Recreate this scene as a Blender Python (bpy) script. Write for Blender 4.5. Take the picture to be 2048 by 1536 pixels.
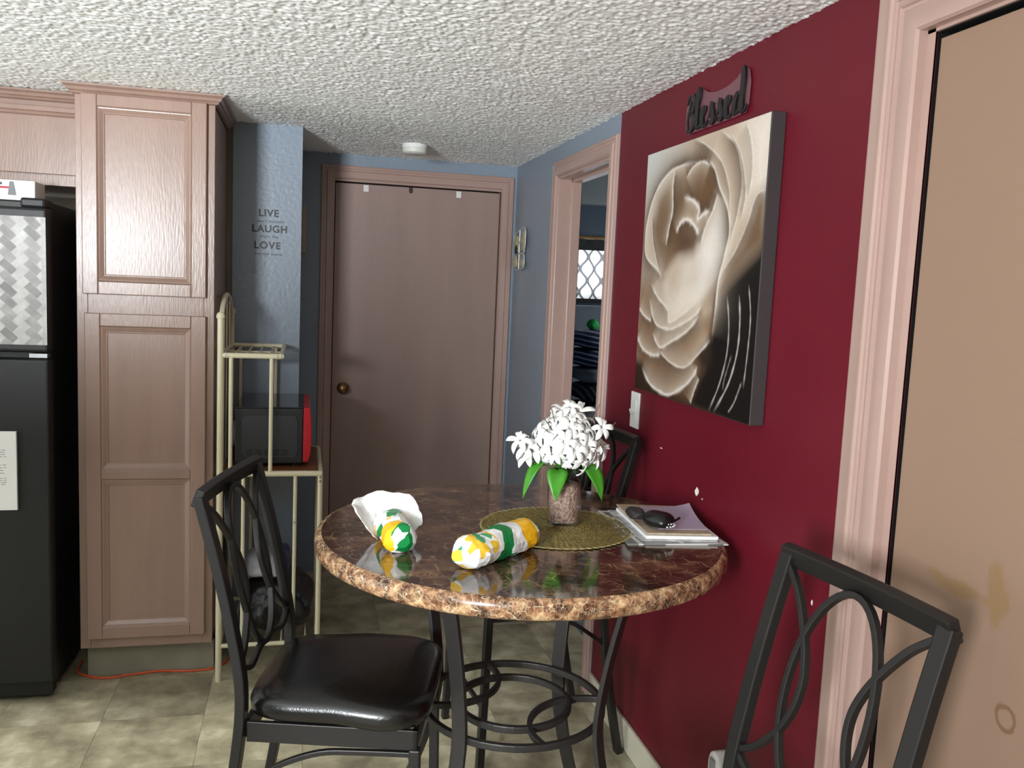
import bpy, bmesh, math, random
import numpy as np
from mathutils import Vector, Matrix, Euler

for o in list(bpy.data.objects):
    bpy.data.objects.remove(o)
S = bpy.context.scene
COL = S.collection
R = math.radians
rnd = random.Random(7)

# ------------------------------------------------------------------ camera
yaw, pitch, roll = R(13.614), R(6.298), R(2.507)
fw = Vector((math.sin(yaw) * math.cos(pitch), math.cos(yaw) * math.cos(pitch), -math.sin(pitch)))
rt = Vector((math.cos(yaw), -math.sin(yaw), 0))
up = rt.cross(fw)
rt2 = rt * math.cos(roll) + up * math.sin(roll)
up2 = -rt * math.sin(roll) + up * math.cos(roll)
cam = bpy.data.cameras.new('camera')
cam.sensor_fit = 'HORIZONTAL'
cam.sensor_width = 36.0
cam.lens = 1750 / 2048 * 36.0
cam.clip_start = 0.05
camo = bpy.data.objects.new('camera', cam)
COL.objects.link(camo)
M = Matrix((rt2, up2, -fw)).transposed().to_4x4()
M.translation = (0, 0, 1.5)
camo.matrix_world = M
S.camera = camo

# ------------------------------------------------------------------ world, lights, exposure
S.view_settings.view_transform = 'Standard'
S.view_settings.look = 'None'
S.view_settings.gamma = 1.0
S.view_settings.use_curve_mapping = False
S.view_settings.exposure = 0.05
W = bpy.data.worlds.new('overcast_sky')
S.world = W
W.use_nodes = True
W.node_tree.nodes['Background'].inputs[0].default_value = (0.86, 0.93, 1.0, 1)
W.node_tree.nodes['Background'].inputs[1].default_value = 2.0


def area(name, loc, target, sx, sy, power, col, spread=180):
    l = bpy.data.lights.new(name, 'AREA')
    l.shape = 'RECTANGLE'
    l.size = sx
    l.size_y = sy
    l.energy = power
    l.color = col
    l.spread = R(spread)
    o = bpy.data.objects.new(name, l)
    COL.objects.link(o)
    o.location = loc
    d = Vector(target) - Vector(loc)
    o.rotation_euler = d.to_track_quat('-Z', 'Y').to_euler()
    return o


# daylight entering by the dining window behind the camera and by the glass door of the kitchen
area('window_daylight', (-1.53, -1.14, 1.44), (-0.45, 3.6, 2.3), 0.50, 0.84, 104, (0.92, 0.97, 1.0), 120)
area('patio_daylight', (-3.05, 2.0, 1.1), (0.4, 2.2, 0.9), 1.8, 1.8, 5, (1.0, 0.96, 0.90), 180)
area('bedroom_daylight', (2.45, 6.34, 1.66), (2.3, 5.0, 1.2), 1.2, 0.40, 5, (0.92, 0.97, 1.0))
area('bedroom_fill_light', (3.53, 4.6, 1.45), (1.9, 5.2, 1.2), 0.9, 0.9, 26, (0.92, 0.97, 1.0))  # added fill to brighten the bedding; this wall has no window

# low sun falling through the kitchen glass door on the floor outside the frame
sun = bpy.data.lights.new('sun', 'SUN')
sun.energy = 2.2
sun.angle = R(7.0)
sun.color = (0.96, 0.98, 1.0)
suno = bpy.data.objects.new('sun', sun)
COL.objects.link(suno)
suno.rotation_euler = Vector((0.885, 0.0, -0.465)).to_track_quat('-Z', 'Y').to_euler()

# ------------------------------------------------------------------ materials
MATS = {}


def srgb(r, g, b):
    f = lambda c: (c / 255 / 12.92) if c / 255 <= 0.04045 else ((c / 255 + 0.055) / 1.055) ** 2.4
    return (f(r), f(g), f(b), 1)


def mat(name, col, rough=0.5, metal=0.0, spec=0.5, var=0.0, vscale=8.0, bump=0.0, bscale=60.0, col2=None, stretch=None, coat=0.0, detail=4.0, trans=0.0, bdist=0.01):
    m = bpy.data.materials.new(name)
    m.use_nodes = True
    nt = m.node_tree
    b = nt.nodes['Principled BSDF']
    b.inputs['Base Color'].default_value = col
    b.inputs['Roughness'].default_value = rough
    b.inputs['Metallic'].default_value = metal
    b.inputs['Specular IOR Level'].default_value = spec
    b.inputs['Coat Weight'].default_value = coat
    b.inputs['Coat Roughness'].default_value = 0.08
    b.inputs['Transmission Weight'].default_value = trans
    if var > 0 or bump > 0:
        tc = nt.nodes.new('ShaderNodeTexCoord')
        mp = nt.nodes.new('ShaderNodeMapping')
        nt.links.new(tc.outputs['Object'], mp.inputs['Vector'])
        if stretch:
            mp.inputs['Scale'].default_value = stretch
        if var > 0:
            n = nt.nodes.new('ShaderNodeTexNoise')
            n.inputs['Scale'].default_value = vscale
            n.inputs['Detail'].default_value = detail
            nt.links.new(mp.outputs[0], n.inputs['Vector'])
            mx = nt.nodes.new('ShaderNodeMix')
            mx.data_type = 'RGBA'
            c2 = col2 or tuple(max(0, c * (1 - var)) for c in col[:3]) + (1,)
            mx.inputs[6].default_value = col
            mx.inputs[7].default_value = c2
            rp = nt.nodes.new('ShaderNodeValToRGB')
            rp.color_ramp.elements[0].position = 0.35
            rp.color_ramp.elements[1].position = 0.65
            nt.links.new(n.outputs[0], rp.inputs[0])
            nt.links.new(rp.outputs[0], mx.inputs[0])
            nt.links.new(mx.outputs[2], b.inputs['Base Color'])
        if bump > 0:
            n2 = nt.nodes.new('ShaderNodeTexNoise')
            n2.inputs['Scale'].default_value = bscale
            n2.inputs['Detail'].default_value = 3
            nt.links.new(mp.outputs[0], n2.inputs['Vector'])
            bp = nt.nodes.new('ShaderNodeBump')
            bp.inputs['Strength'].default_value = bump
            bp.inputs['Distance'].default_value = bdist
            nt.links.new(n2.outputs[0], bp.inputs['Height'])
            nt.links.new(bp.outputs[0], b.inputs['Normal'])
    MATS[name] = m
    return m


def nodes_of(m):
    nt = m.node_tree
    return nt, nt.nodes, nt.links, nt.nodes['Principled BSDF']


PAINT = mat('taupe_paint', srgb(154, 126, 113), 0.28, var=0.10, vscale=3.0, bump=0.12, bscale=38, stretch=(5, 5, 0.7), bdist=0.004)
PAINT_DOOR = mat('taupe_door_paint', srgb(160, 134, 126), 0.45, var=0.08, vscale=2.0, bump=0.10, bscale=60, stretch=(5, 5, 0.5), bdist=0.004)
PAINT_TRIM = mat('taupe_trim_paint', srgb(176, 147, 137), 0.26, var=0.06, vscale=5.0)
RED = mat('red_wall_paint', srgb(102, 17, 34), 0.45, spec=.35, var=0.12, vscale=2.5, bump=0.10, bscale=220, bdist=0.003)
BLUE = mat('slate_wall_paint', srgb(138, 151, 166), 0.36, var=0.10, vscale=2.0, bump=0.30, bscale=55, bdist=0.004)
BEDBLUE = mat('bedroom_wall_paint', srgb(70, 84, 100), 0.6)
CREAMW = mat('cream_wall_paint', srgb(214, 206, 190), 0.6)
CEIL = mat('popcorn_ceiling', srgb(248, 249, 247), 0.9, var=0.04, vscale=1.2, bump=0.25, bscale=260, bdist=0.003)
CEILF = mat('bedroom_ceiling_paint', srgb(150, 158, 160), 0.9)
TOEK = mat('bare_toe_board', srgb(158, 152, 134), 0.7, var=0.25, vscale=5)
BASEB = mat('cream_baseboard', srgb(206, 200, 178), 0.55, var=0.12, vscale=9)
BLACKFR = mat('black_fridge', srgb(13, 14, 16), 0.45, bump=0.25, bscale=320, bdist=0.002)
BLACKG = mat('black_gap', srgb(8, 8, 9), 0.6)
IRON = mat('dark_iron', srgb(38, 36, 35), 0.42, metal=0.35, bump=0.08, bscale=200, bdist=0.002)
TIRON = mat('table_iron', srgb(54, 51, 50), 0.45, metal=0.35, bump=0.08, bscale=200, bdist=0.002)
LEATH = mat('black_leather', srgb(16, 15, 15), 0.26, bump=0.25, bscale=260, bdist=0.002, coat=0.15)
CREAM = mat('cream_metal', srgb(216, 208, 178), 0.35)
WOODSH = mat('brown_wood_shelf', srgb(120, 72, 40), 0.4, var=0.35, vscale=6, stretch=(1, 12, 1))
MWB = mat('microwave_black', srgb(30, 32, 36), 0.35)
MWTOP = mat('microwave_top_gloss', srgb(22, 23, 26), 0.10)
MWRED = mat('microwave_red', srgb(190, 18, 36), 0.3)
BRASS = mat('antique_brass', srgb(120, 88, 58), 0.3, metal=0.9)
STEEL = mat('steel', srgb(190, 190, 190), 0.25, metal=1.0)
WHITEP = mat('white_plastic', srgb(238, 238, 236), 0.35)
PAPER = mat('white_paper', srgb(236, 234, 230), 0.7)
BLACKBAG = mat('black_bag', srgb(14, 14, 16), 0.35, bump=0.6, bscale=14, bdist=0.03)
DECAL = mat('black_lettering', srgb(22, 22, 26), 0.4)
CORD = mat('orange_cord', srgb(226, 92, 48), 0.45)
WOODROD = mat('golden_wood_rod', srgb(150, 110, 50), 0.5)

# ------------------------------------------------------------------ builders


class MB:
    def __init__(s):
        s.v = []
        s.f = []
        s.mi = []

    def add(s, vs, fs, mi=0):
        n = len(s.v)
        s.v += [tuple(v) for v in vs]
        s.f += [tuple(i + n for i in f) for f in fs]
        s.mi += [mi] * len(fs)
        return s

    def box(s, a, b, mi=0):
        x0, y0, z0 = a
        x1, y1, z1 = b
        x0, x1 = min(x0, x1), max(x0, x1)
        y0, y1 = min(y0, y1), max(y0, y1)
        z0, z1 = min(z0, z1), max(z0, z1)
        vs = [(x0, y0, z0), (x1, y0, z0), (x1, y1, z0), (x0, y1, z0), (x0, y0, z1), (x1, y0, z1), (x1, y1, z1), (x0, y1, z1)]
        fs = [(0, 3, 2, 1), (4, 5, 6, 7), (0, 1, 5, 4), (1, 2, 6, 5), (2, 3, 7, 6), (3, 0, 4, 7)]
        return s.add(vs, fs, mi)

    def sweep(s, path, prof, nrm=None, closed=False, mi=0, scale=None):
        """prof: list of (a,b) in (side, normal) axes"""
        P = [Vector(p) for p in path]
        n = len(P)
        k = len(prof)
        vs = []
        prev = Vector(nrm) if nrm is not None else None
        for i in range(n):
            if closed:
                T = P[(i + 1) % n] - P[i - 1]
            else:
                T = P[min(i + 1, n - 1)] - P[max(i - 1, 0)]
            T.normalize()
            if nrm is not None:
                N = Vector(nrm)
            else:
                N = prev if prev is not None else (Vector((0, 0, 1)) if abs(T.z) < 0.9 else Vector((1, 0, 0)))
            N = N - T * N.dot(T)
            if N.length < 1e-6:
                N = T.orthogonal()
            N.normalize()
            prev = N
            B = T.cross(N)
            sc = scale[i] if scale else 1
            for a, b in prof:
                vs.append(P[i] + B * a * sc + N * b * sc)
        fs = []
        m = n if closed else n - 1
        for i in range(m):
            for j in range(k):
                a = i * k + j
                b = i * k + (j + 1) % k
                c = ((i + 1) % n) * k + (j + 1) % k
                d = ((i + 1) % n) * k + j
                fs.append((a, b, c, d))
        if not closed:
            fs.append(tuple(range(k))[::-1])
            fs.append(tuple((n - 1) * k + j for j in range(k)))
        return s.add(vs, fs, mi)

    def tube(s, path, r, n=10, closed=False, mi=0, scale=None):
        return s.sweep(path, [(r * math.cos(2 * math.pi * i / n), r * math.sin(2 * math.pi * i / n)) for i in range(n)], None, closed, mi, scale)

    def bar(s, path, w, t, nrm, closed=False, mi=0, scale=None):
        w /= 2
        t /= 2
        return s.sweep(path, [(-w, -t), (w, -t), (w, t), (-w, t)], nrm, closed, mi, scale)

    def lathe(s, prof, n=32, c=(0, 0, 0), mi=0, capb=True, capt=True):
        vs = []
        for r, z in prof:
            for i in range(n):
                a = 2 * math.pi * i / n
                vs.append((c[0] + r * math.cos(a), c[1] + r * math.sin(a), c[2] + z))
        fs = []
        for j in range(len(prof) - 1):
            for i in range(n):
                fs.append((j * n + i, j * n + (i + 1) % n, (j + 1) * n + (i + 1) % n, (j + 1) * n + i))
        if capb:
            fs.append(tuple(range(n))[::-1])
        if capt:
            fs.append(tuple((len(prof) - 1) * n + i for i in range(n)))
        return s.add(vs, fs, mi)

    def prism(s, poly, h, axis='z', base=0.0, mi=0):
        """extrude 2d polygon; axis z: (x,y)->z; axis x: (y,z)->x; axis y: (x,z)->y"""
        n = len(poly)
        mp = {'z': lambda p, t: (p[0], p[1], t), 'x': lambda p, t: (t, p[0], p[1]), 'y': lambda p, t: (p[0], t, p[1])}[axis]
        vs = [mp(p, base) for p in poly] + [mp(p, base + h) for p in poly]
        fs = [tuple(range(n))[::-1], tuple(range(n, 2 * n))]
        fs += [(i, (i + 1) % n, n + (i + 1) % n, n + i) for i in range(n)]
        return s.add(vs, fs, mi)

    def build(s, name, mats, parent=None, smooth=None, bevel=0.0, loc=None, segs=2):
        me = bpy.data.meshes.new(name)
        me.from_pydata(s.v, [], s.f)
        if not isinstance(mats, (list, tuple)):
            mats = [mats]
        for m in mats:
            me.materials.append(m)
        if len(mats) > 1:
            me.polygons.foreach_set('material_index', s.mi)
        bm = bmesh.new()
        bm.from_mesh(me)
        bmesh.ops.recalc_face_normals(bm, faces=bm.faces)
        bm.to_mesh(me)
        bm.free()
        return link(name, me, parent, smooth, bevel, loc, segs)


def link(name, me, parent=None, smooth=None, bevel=0.0, loc=None, segs=2):
    o = bpy.data.objects.new(name, me)
    COL.objects.link(o)
    if smooth is not None:
        me.polygons.foreach_set('use_smooth', [True] * len(me.polygons))
        me.set_sharp_from_angle(angle=R(smooth))
    if bevel > 0:
        md = o.modifiers.new('bevel', 'BEVEL')
        md.width = bevel
        md.segments = segs
        md.limit_method = 'ANGLE'
    if parent is not None:
        o.parent = parent
    if loc is not None:
        o.location = loc
    return o


def thing(name, label, cat, loc=(0, 0, 0), rz=0.0, group=None):
    o = bpy.data.objects.new(name, None)
    COL.objects.link(o)
    o.empty_display_size = 0.05
    o.location = loc
    o.rotation_euler = (0, 0, rz)
    tag(o, label, cat, group)
    return o


def tag(o, label, cat, group=None):
    o['label'] = label
    o['category'] = cat
    if group:
        o['group'] = group
    return o


def struct(o, label=None):
    o['kind'] = 'structure'
    if label:
        o['label'] = label
    return o


def local(parent, *objs):
    """children built in world coordinates are moved to the parent's frame (parents at a base point, no rotation)"""
    off = Vector(parent.location)
    for o in objs:
        o.location = Vector(o.location) - off


def dup(root, loc, rz, label, group=None):
    r = root.copy()
    COL.objects.link(r)
    r.location = loc
    r.rotation_euler = (0, 0, rz)
    r['label'] = label
    if group:
        r['group'] = group
    for ch in list(root.children):
        c = ch.copy()
        COL.objects.link(c)
        c.parent = r
        for g in list(ch.children):
            d = g.copy()
            COL.objects.link(d)
            d.parent = c
    return r


def smooth_path(pts, n=8):
    """Catmull-Rom through pts"""
    P = [Vector(p) for p in pts]
    out = []
    for i in range(len(P) - 1):
        p0, p1, p2, p3 = P[max(i - 1, 0)], P[i], P[i + 1], P[min(i + 2, len(P) - 1)]
        for k in range(n):
            t = k / n
            out.append(0.5 * ((2 * p1) + (p2 - p0) * t + (2 * p0 - 5 * p1 + 4 * p2 - p3) * t * t + (3 * p1 - p0 - 3 * p2 + p3) * t ** 3))
    out.append(P[-1])
    return out


# ------------------------------------------------------------------ the setting
XR, YB, HC = 1.066, 4.486, 2.12
YREAR, XLEFT = -1.20, -3.20

# floor: vinyl tiles laid on a subfloor
FT = mat('vinyl_tile', srgb(178, 168, 138), 0.42, bump=0.10, bscale=30, bdist=0.003)
nt, N, L, B = nodes_of(FT)
oi = N.new('ShaderNodeObjectInfo')
tc = N.new('ShaderNodeTexCoord')
geo = N.new('ShaderNodeNewGeometry')
n1 = N.new('ShaderNodeTexNoise'); n1.inputs['Scale'].default_value = 7.5; n1.inputs['Detail'].default_value = 6; n1.inputs['Roughness'].default_value = 0.6
n1.noise_dimensions = '4D'
mul = N.new('ShaderNodeMath'); mul.operation = 'MULTIPLY'; mul.inputs[1].default_value = 30
L.new(oi.outputs['Random'], mul.inputs[0]); L.new(mul.outputs[0], n1.inputs['W'])
L.new(geo.outputs['Position'], n1.inputs['Vector'])
rp = N.new('ShaderNodeValToRGB')
e = rp.color_ramp.elements
e[0].position = 0.34; e[0].color = srgb(134, 126, 104)
e[1].position = 0.64; e[1].color = srgb(208, 200, 172)
e.new(0.48).color = srgb(168, 160, 132)
e.new(0.56).color = srgb(186, 178, 148)
L.new(n1.outputs[0], rp.inputs[0])
hs = N.new('ShaderNodeHueSaturation')
mr = N.new('ShaderNodeMapRange'); mr.inputs[3].default_value = 0.76; mr.inputs[4].default_value = 1.14
L.new(oi.outputs['Random'], mr.inputs[0]); L.new(mr.outputs[0], hs.inputs['Value'])
L.new(rp.outputs[0], hs.inputs['Color']); L.new(hs.outputs[0], B.inputs['Base Color'])

SUB = mat('floor_grout', srgb(206, 200, 176), 0.7)
fl = MB().box((XLEFT, YREAR, -0.10), (1.215, 5.0, -0.003)).build('floor', SUB)
struct(fl, 'beige mottled vinyl tile floor')
T = 0.327
tile_me = None
for i in range(-3, 5):
    for j in range(-9, 5):
        x0 = -0.305 + (i - 0) * T
        y0 = 3.01 + j * T
        x1, y1 = x0 + T, y0 + T
        if x0 > 1.06 or y0 > 4.48:
            continue
        g = 0.0005
        if x1 > 1.066 + 0.01 and y0 < 2.9:
            x1 = 1.066
        x1 = min(x1, 1.20)
        y1 = min(y1, 4.486)
        full = abs(x1 - x0 - T) < 1e-6 and abs(y1 - y0 - T) < 1e-6
        if full and tile_me is not None:
            o = link('tile', tile_me, fl)
        else:
            o = MB().box((g, g, -0.004), (x1 - x0 - g, y1 - y0 - g, 0.0)).build('tile', FT, fl)
            if full:
                tile_me = o.data
        o.location = (x0, y0, 0)

# popcorn ceiling: real lumps over the part in view
def popcorn(name, x0, x1, y0, y1, step, seed):
    nx, ny = int((x1 - x0) / step) + 1, int((y1 - y0) / step) + 1
    rs = np.random.RandomState(seed)
    h = np.zeros((ny, nx))
    nb = int((x1 - x0) * (y1 - y0) / 0.000085)          # sprayed beads
    bx, by = rs.rand(nb) * (nx - 1), rs.rand(nb) * (ny - 1)
    br = rs.uniform(0.0042, 0.0085, nb)
    bh = br * rs.uniform(.35, .95, nb)
    cx, cy = bx.round().astype(int), by.round().astype(int)
    for dy in range(-2, 3):
        for dx in range(-2, 3):
            gx, gy = cx + dx, cy + dy
            ok = (gx >= 0) & (gx < nx) & (gy >= 0) & (gy < ny)
            d2 = (((gx - bx) * step) ** 2 + ((gy - by) * step) ** 2) / br ** 2
            ok &= d2 < 1
            np.maximum.at(h, (gy[ok], gx[ok]), (bh * np.sqrt(np.clip(1 - d2, 0, 1)))[ok])
    h = h / 0.0055
    X, Y = np.meshgrid(np.linspace(x0, x1, nx), np.linspace(y0, y1, ny))
    jx = (rs.rand(ny, nx) - .5) * step * .5
    co = np.stack([X + jx, Y, HC - 0.0005 - h * 0.0035], -1).reshape(-1, 3)
    idx = np.arange(nx * ny).reshape(ny, nx)
    q = np.stack([idx[:-1, :-1], idx[1:, :-1], idx[1:, 1:], idx[:-1, 1:]], -1).reshape(-1, 4)
    me = bpy.data.meshes.new(name)
    me.vertices.add(len(co))
    me.vertices.foreach_set('co', co.ravel())
    me.loops.add(q.size)
    me.loops.foreach_set('vertex_index', q.ravel())
    me.polygons.add(len(q))
    me.polygons.foreach_set('loop_start', np.arange(0, q.size, 4))
    me.polygons.foreach_set('loop_total', np.full(len(q), 4))
    me.polygons.foreach_set('use_smooth', np.ones(len(q), bool))
    me.update(calc_edges=True)
    me.materials.append(CEIL)
    o = bpy.data.objects.new(name, me)
    COL.objects.link(o)
    return o


cl = MB().box((XLEFT - .1, YREAR - .1, HC + 0.0005), (XR + .05, YB + .05, HC + 0.1)).build('ceiling', CEIL)
struct(cl, 'off-white popcorn textured ceiling')
pc = popcorn('popcorn_texture', -1.25, XR + 0.004, 1.0, YB + 0.004, 0.0042, 3)
pc.parent = cl
pc['kind'] = 'stuff'

# right wall with the bedroom doorway and the closed side door
DY0, DY1, DZ = 3.015, 3.715, 1.99      # doorway
EY0, EY1, EZ = 0.60, 1.375, 1.985      # side door opening
T1 = XR + 0.10
w = MB()
w.box((XR, YREAR, 0), (T1, EY0, HC), 0)
w.box((XR, EY0, EZ), (T1, EY1, HC), 0)
w.box((XR, EY1, 0), (T1, 2.955, HC), 0)
w.box((XR, 2.955, 0), (T1, DY0, HC), 1)
w.box((XR, DY0, DZ), (T1, DY1, HC), 1)
w.box((XR, DY1, 0), (T1, YB + .1, HC), 1)
wr = struct(w.build('wall_right', [RED, BLUE]), 'right wall, dark red near and slate blue beyond the doorway')
# chipped paint spots
CHIP = mat('bare_plaster', srgb(240, 236, 230), 0.8)


def chip(y, z, ry, rz, n=9, seed=1):
    r_ = random.Random(seed)
    p = [(y + ry * math.cos(a) * r_.uniform(.7, 1.15), z + rz * math.sin(a) * r_.uniform(.7, 1.15)) for a in [2 * math.pi * i / n for i in range(n)]]
    MB().prism(p, 0.0012, 'x', XR - 0.001).build('paint_chip', CHIP, wr)


chip(2.180, 0.963, 0.011, 0.012, 9, 2)
chip(2.145, 0.950, 0.003, 0.0025, 6, 3)
chip(2.18, 0.72, 0.002, 0.004, 6, 4)
chip(1.60, 0.86, 0.003, 0.006, 6, 5)
chip(2.44, 1.035, 0.010, 0.0015, 6, 6)

# far wall with the brown door
w = MB()
w.box((-0.111, YB, 0), (0.125, YB + .1, HC))
w.box((0.125, YB, 2.0), (1.002, YB + .1, HC))
w.box((1.002, YB, 0), (T1, YB + .1, HC))
struct(w.build('wall_back', BLUE), 'slate blue wall around the far brown door')
w = MB().box((-0.111, 3.80, 0), (-0.011, YB, HC))
struct(w.build('wall_left', BLUE), 'slate blue side wall of the short hall')
w = MB().box((-0.285, 3.80, 0), (-0.111, 3.90, HC))
struct(w.build('wall_front', BLUE), 'slate blue wall end with black lettering')
w = MB().box((XLEFT, 3.90, 0), (-0.20, 4.0, HC))
struct(w.build('wall_kitchen', CREAMW), 'kitchen wall behind refrigerator')
# rear wall with the dining window, left wall with the kitchen glass door
w = MB()
wx0, wx1, wz0, wz1 = -1.86, -1.20, 0.96, 1.92
w.box((XLEFT, YREAR - .1, 0), (wx0, YREAR, HC)).box((wx1, YREAR - .1, 0), (T1, YREAR, HC))
w.box((wx0, YREAR - .1, 0), (wx1, YREAR, wz0)).box((wx0, YREAR - .1, wz1), (wx1, YREAR, HC))
struct(w.build('wall_rear', CREAMW), 'wall behind the viewer with a window')
struct(MB().box((-1.95, 0.57, 0), (-0.74, 0.67, 1.42)).box((-1.97, 0.55, 1.42), (-0.72, 0.69, 1.445)).build('light_block_wall', BLUE), 'unseen half-height wall added to block low window light')  # added out of view to keep window light off the lower hall and pantry
f = MB()
f.box((wx0, YREAR - .08, wz0), (wx0 + .05, YREAR + .005, wz1)).box((wx1 - .05, YREAR - .08, wz0), (wx1, YREAR + .005, wz1))
f.box((wx0, YREAR - .08, wz0), (wx1, YREAR + .02, wz0 + .04)).box((wx0, YREAR - .08, wz1 - .04), (wx1, YREAR + .005, wz1))
struct(f.build('window_2', WHITEP), 'white framed window behind the viewer')
w = MB()
w.box((XLEFT - .1, YREAR, 0), (XLEFT, 1.0, HC)).box((XLEFT - .1, 3.15, 0), (XLEFT, 4.0, HC)).box((XLEFT - .1, 1.0, 2.05), (XLEFT, 3.15, HC))
struct(w.build('wall_side', CREAMW), 'kitchen side wall with a glass door')
f = MB()
f.box((XLEFT - .06, 1.0, 0), (XLEFT + .01, 1.05, 2.05)).box((XLEFT - .06, 3.10, 0), (XLEFT + .01, 3.15, 2.05)).box((XLEFT - .06, 1.0, 2.0), (XLEFT + .01, 3.15, 2.05)).box((XLEFT - .06, 1.0, 0), (XLEFT + .01, 3.15, 0.04))
struct(f.build('door_3', WHITEP), 'white framed sliding glass door of the kitchen')


def casing_prof(w, t, wide=False):
    """moulded door casing: (across, proud)"""
    if wide:
        return [(0, 0), (w, 0), (w, t * .50), (w * .96, t * .62), (w * .90, t * .66), (w * .89, t * .78), (w * .72, t * .84), (w * .66, t * .98), (w * .60, t), (w * .56, t * .86), (w * .52, t * .84), (w * .505, t * .70), (w * .47, t * .70), (w * .455, t * .84), (w * .40, t * .92), (w * .385, t * .72), (w * .34, t * .70), (w * .32, t * .82), (w * .20, t * .98), (w * .10, t), (w * .03, t * .92), (0, t * .7)]
    return [(0, 0), (w, 0), (w, t * .55), (w * .93, t * .75), (w * .80, t * .80), (w * .74, t * .62), (w * .60, t * .66), (w * .54, t * .95), (w * .30, t), (w * .10, t * .85), (w * .04, t * .6), (0, t * .5)]


def casing(name, plane, at, a0, a1, z1, w, t, mat_, dirn, label):
    """mitred casing on three sides of an opening; plane 'x': wall X=at, opening along Y"""
    mb = MB()
    pr = casing_prof(w, t, w > .1)
    k = len(pr)
    corners = [(a0, 0, -1, 0), (a0, z1, -1, 1), (a1, z1, 1, 1), (a1, 0, 1, 0)]
    vs = []
    for a, z, sa, sz in corners:
        for q, d in pr:
            aa = a + sa * q
            zz = z + (q if sz else 0)
            vs.append((at + dirn * d, aa, zz) if plane == 'x' else (aa, at + dirn * d, zz))
    fs = []
    for i in range(3):
        for j in range(k):
            fs.append((i * k + j, i * k + (j + 1) % k, (i + 1) * k + (j + 1) % k, (i + 1) * k + j))
    fs += [tuple(range(k)), tuple(3 * k + j for j in range(k))]
    mb.add(vs, fs)
    return struct(mb.build(name, mat_, smooth=25), label)


# far brown door
casing('trim_1', 'y', YB, 0.145, 0.985, 1.995, 0.066, 0.018, PAINT_TRIM, -1, 'taupe moulded casing around the far door')
d1 = MB().box((0.125, YB - .004, 0), (0.145, YB + .06, 2.0)).box((0.985, YB - .004, 0), (1.002, YB + .06, 2.0)).box((0.125, YB - .004, 1.985), (1.002, YB + .06, 2.0)).build('jamb', PAINT_TRIM)
e1 = bpy.data.objects.new('door_1', None); COL.objects.link(e1); e1.location = (0.565, YB + .03, 0)
struct(e1, 'brown flush door at the end of the hall')
d2 = MB().box((0.149, YB + .008, 0.008), (0.981, YB + .043, 1.978)).build('door_slab', PAINT_DOOR, bevel=.002)
kn = MB().lathe([(0.030, 0), (0.031, .004), (0.024, .008), (0.011, .012), (0.010, .028), (0.022, .036), (0.027, .048), (0.024, .060), (0.012, .066)], 24).build('door_knob', BRASS, smooth=40)
kn.rotation_euler = (R(90), 0, 0)
kn.location = (0.205, YB + .008, 0.955)
bk_ = MB().box((0.10, YB + .101, 0), (1.03, YB + .12, HC)).build('leak_blocker', BLACKG)  # unseen black sheet added to stop sky light leaking round the door slab
for o in (d1, d2, kn, bk_):
    o.parent = e1
local(e1, d1, d2, kn, bk_)

# bedroom doorway: jamb, stop and casing
casing('trim_2', 'x', XR, DY0 + .012, DY1 - .012, DZ - .008, 0.066, 0.018, PAINT_TRIM, -1, 'taupe moulded casing around the bedroom doorway')
j = MB()
j.box((XR - .002, DY0, 0), (T1 + .004, DY0 + .018, DZ)).box((XR - .002, DY1 - .018, 0), (T1 + .004, DY1, DZ)).box((XR - .002, DY0, DZ - .018), (T1 + .004, DY1, DZ))
j.box((XR + .058, DY0 + .018, 0), (T1 - .002, DY0 + .03, DZ - .018)).box((XR + .058, DY1 - .030, 0), (T1 - .002, DY1 - .018, DZ - .018)).box((XR + .058, DY0 + .018, DZ - .030), (T1 - .002, DY1 - .018, DZ - .018))
struct(j.build('trim_4', PAINT_TRIM, bevel=.001), 'taupe door jamb with stop in the bedroom doorway')
# side door, right
casing('trim_3', 'x', XR, EY0 + .012, EY1 + .020, EZ - .004, 0.130, 0.026, PAINT_TRIM, -1, 'wide taupe moulded casing around the side door')
j = MB()
j.box((XR - .001, EY0, 0), (T1, EY0 + .018, EZ)).box((XR - .001, EY1 + .0, 0), (XR + .003, EY1 + .022, EZ)).box((XR - .001, EY0, EZ - .010), (XR + .004, EY1 + .02, EZ))
WORN = mat('worn_door_paint', srgb(144, 117, 99), 0.45)
nt, N, L, B = nodes_of(WORN)
tc = N.new('ShaderNodeTexCoord')


def blob_mask(cy, cz, ry, rz, lo, hi, nscale, seed):
    """worn patch: distance from a place on the door, broken up by noise"""
    mp = N.new('ShaderNodeMapping')
    mp.inputs['Location'].default_value = (0, -cy / ry, -cz / rz)
    mp.inputs['Scale'].default_value = (0, 1 / ry, 1 / rz)
    L.new(tc.outputs['Object'], mp.inputs['Vector'])
    ln = N.new('ShaderNodeVectorMath'); ln.operation = 'LENGTH'
    L.new(mp.outputs[0], ln.inputs[0])
    nz = N.new('ShaderNodeTexNoise'); nz.inputs['Scale'].default_value = nscale; nz.inputs['Detail'].default_value = 5
    nz.noise_dimensions = '4D'; nz.inputs['W'].default_value = seed
    L.new(tc.outputs['Object'], nz.inputs['Vector'])
    ad = N.new('ShaderNodeMath'); ad.operation = 'MULTIPLY_ADD'; ad.inputs[1].default_value = 2.2
    L.new(nz.outputs[0], ad.inputs[0]); L.new(ln.outputs['Value'], ad.inputs[2])
    m_ = N.new('ShaderNodeMapRange'); m_.inputs[1].default_value = lo; m_.inputs[2].default_value = hi; m_.inputs[3].default_value = 1; m_.inputs[4].default_value = 0
    L.new(ad.outputs[0], m_.inputs[0])
    return m_.outputs[0]


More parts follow.
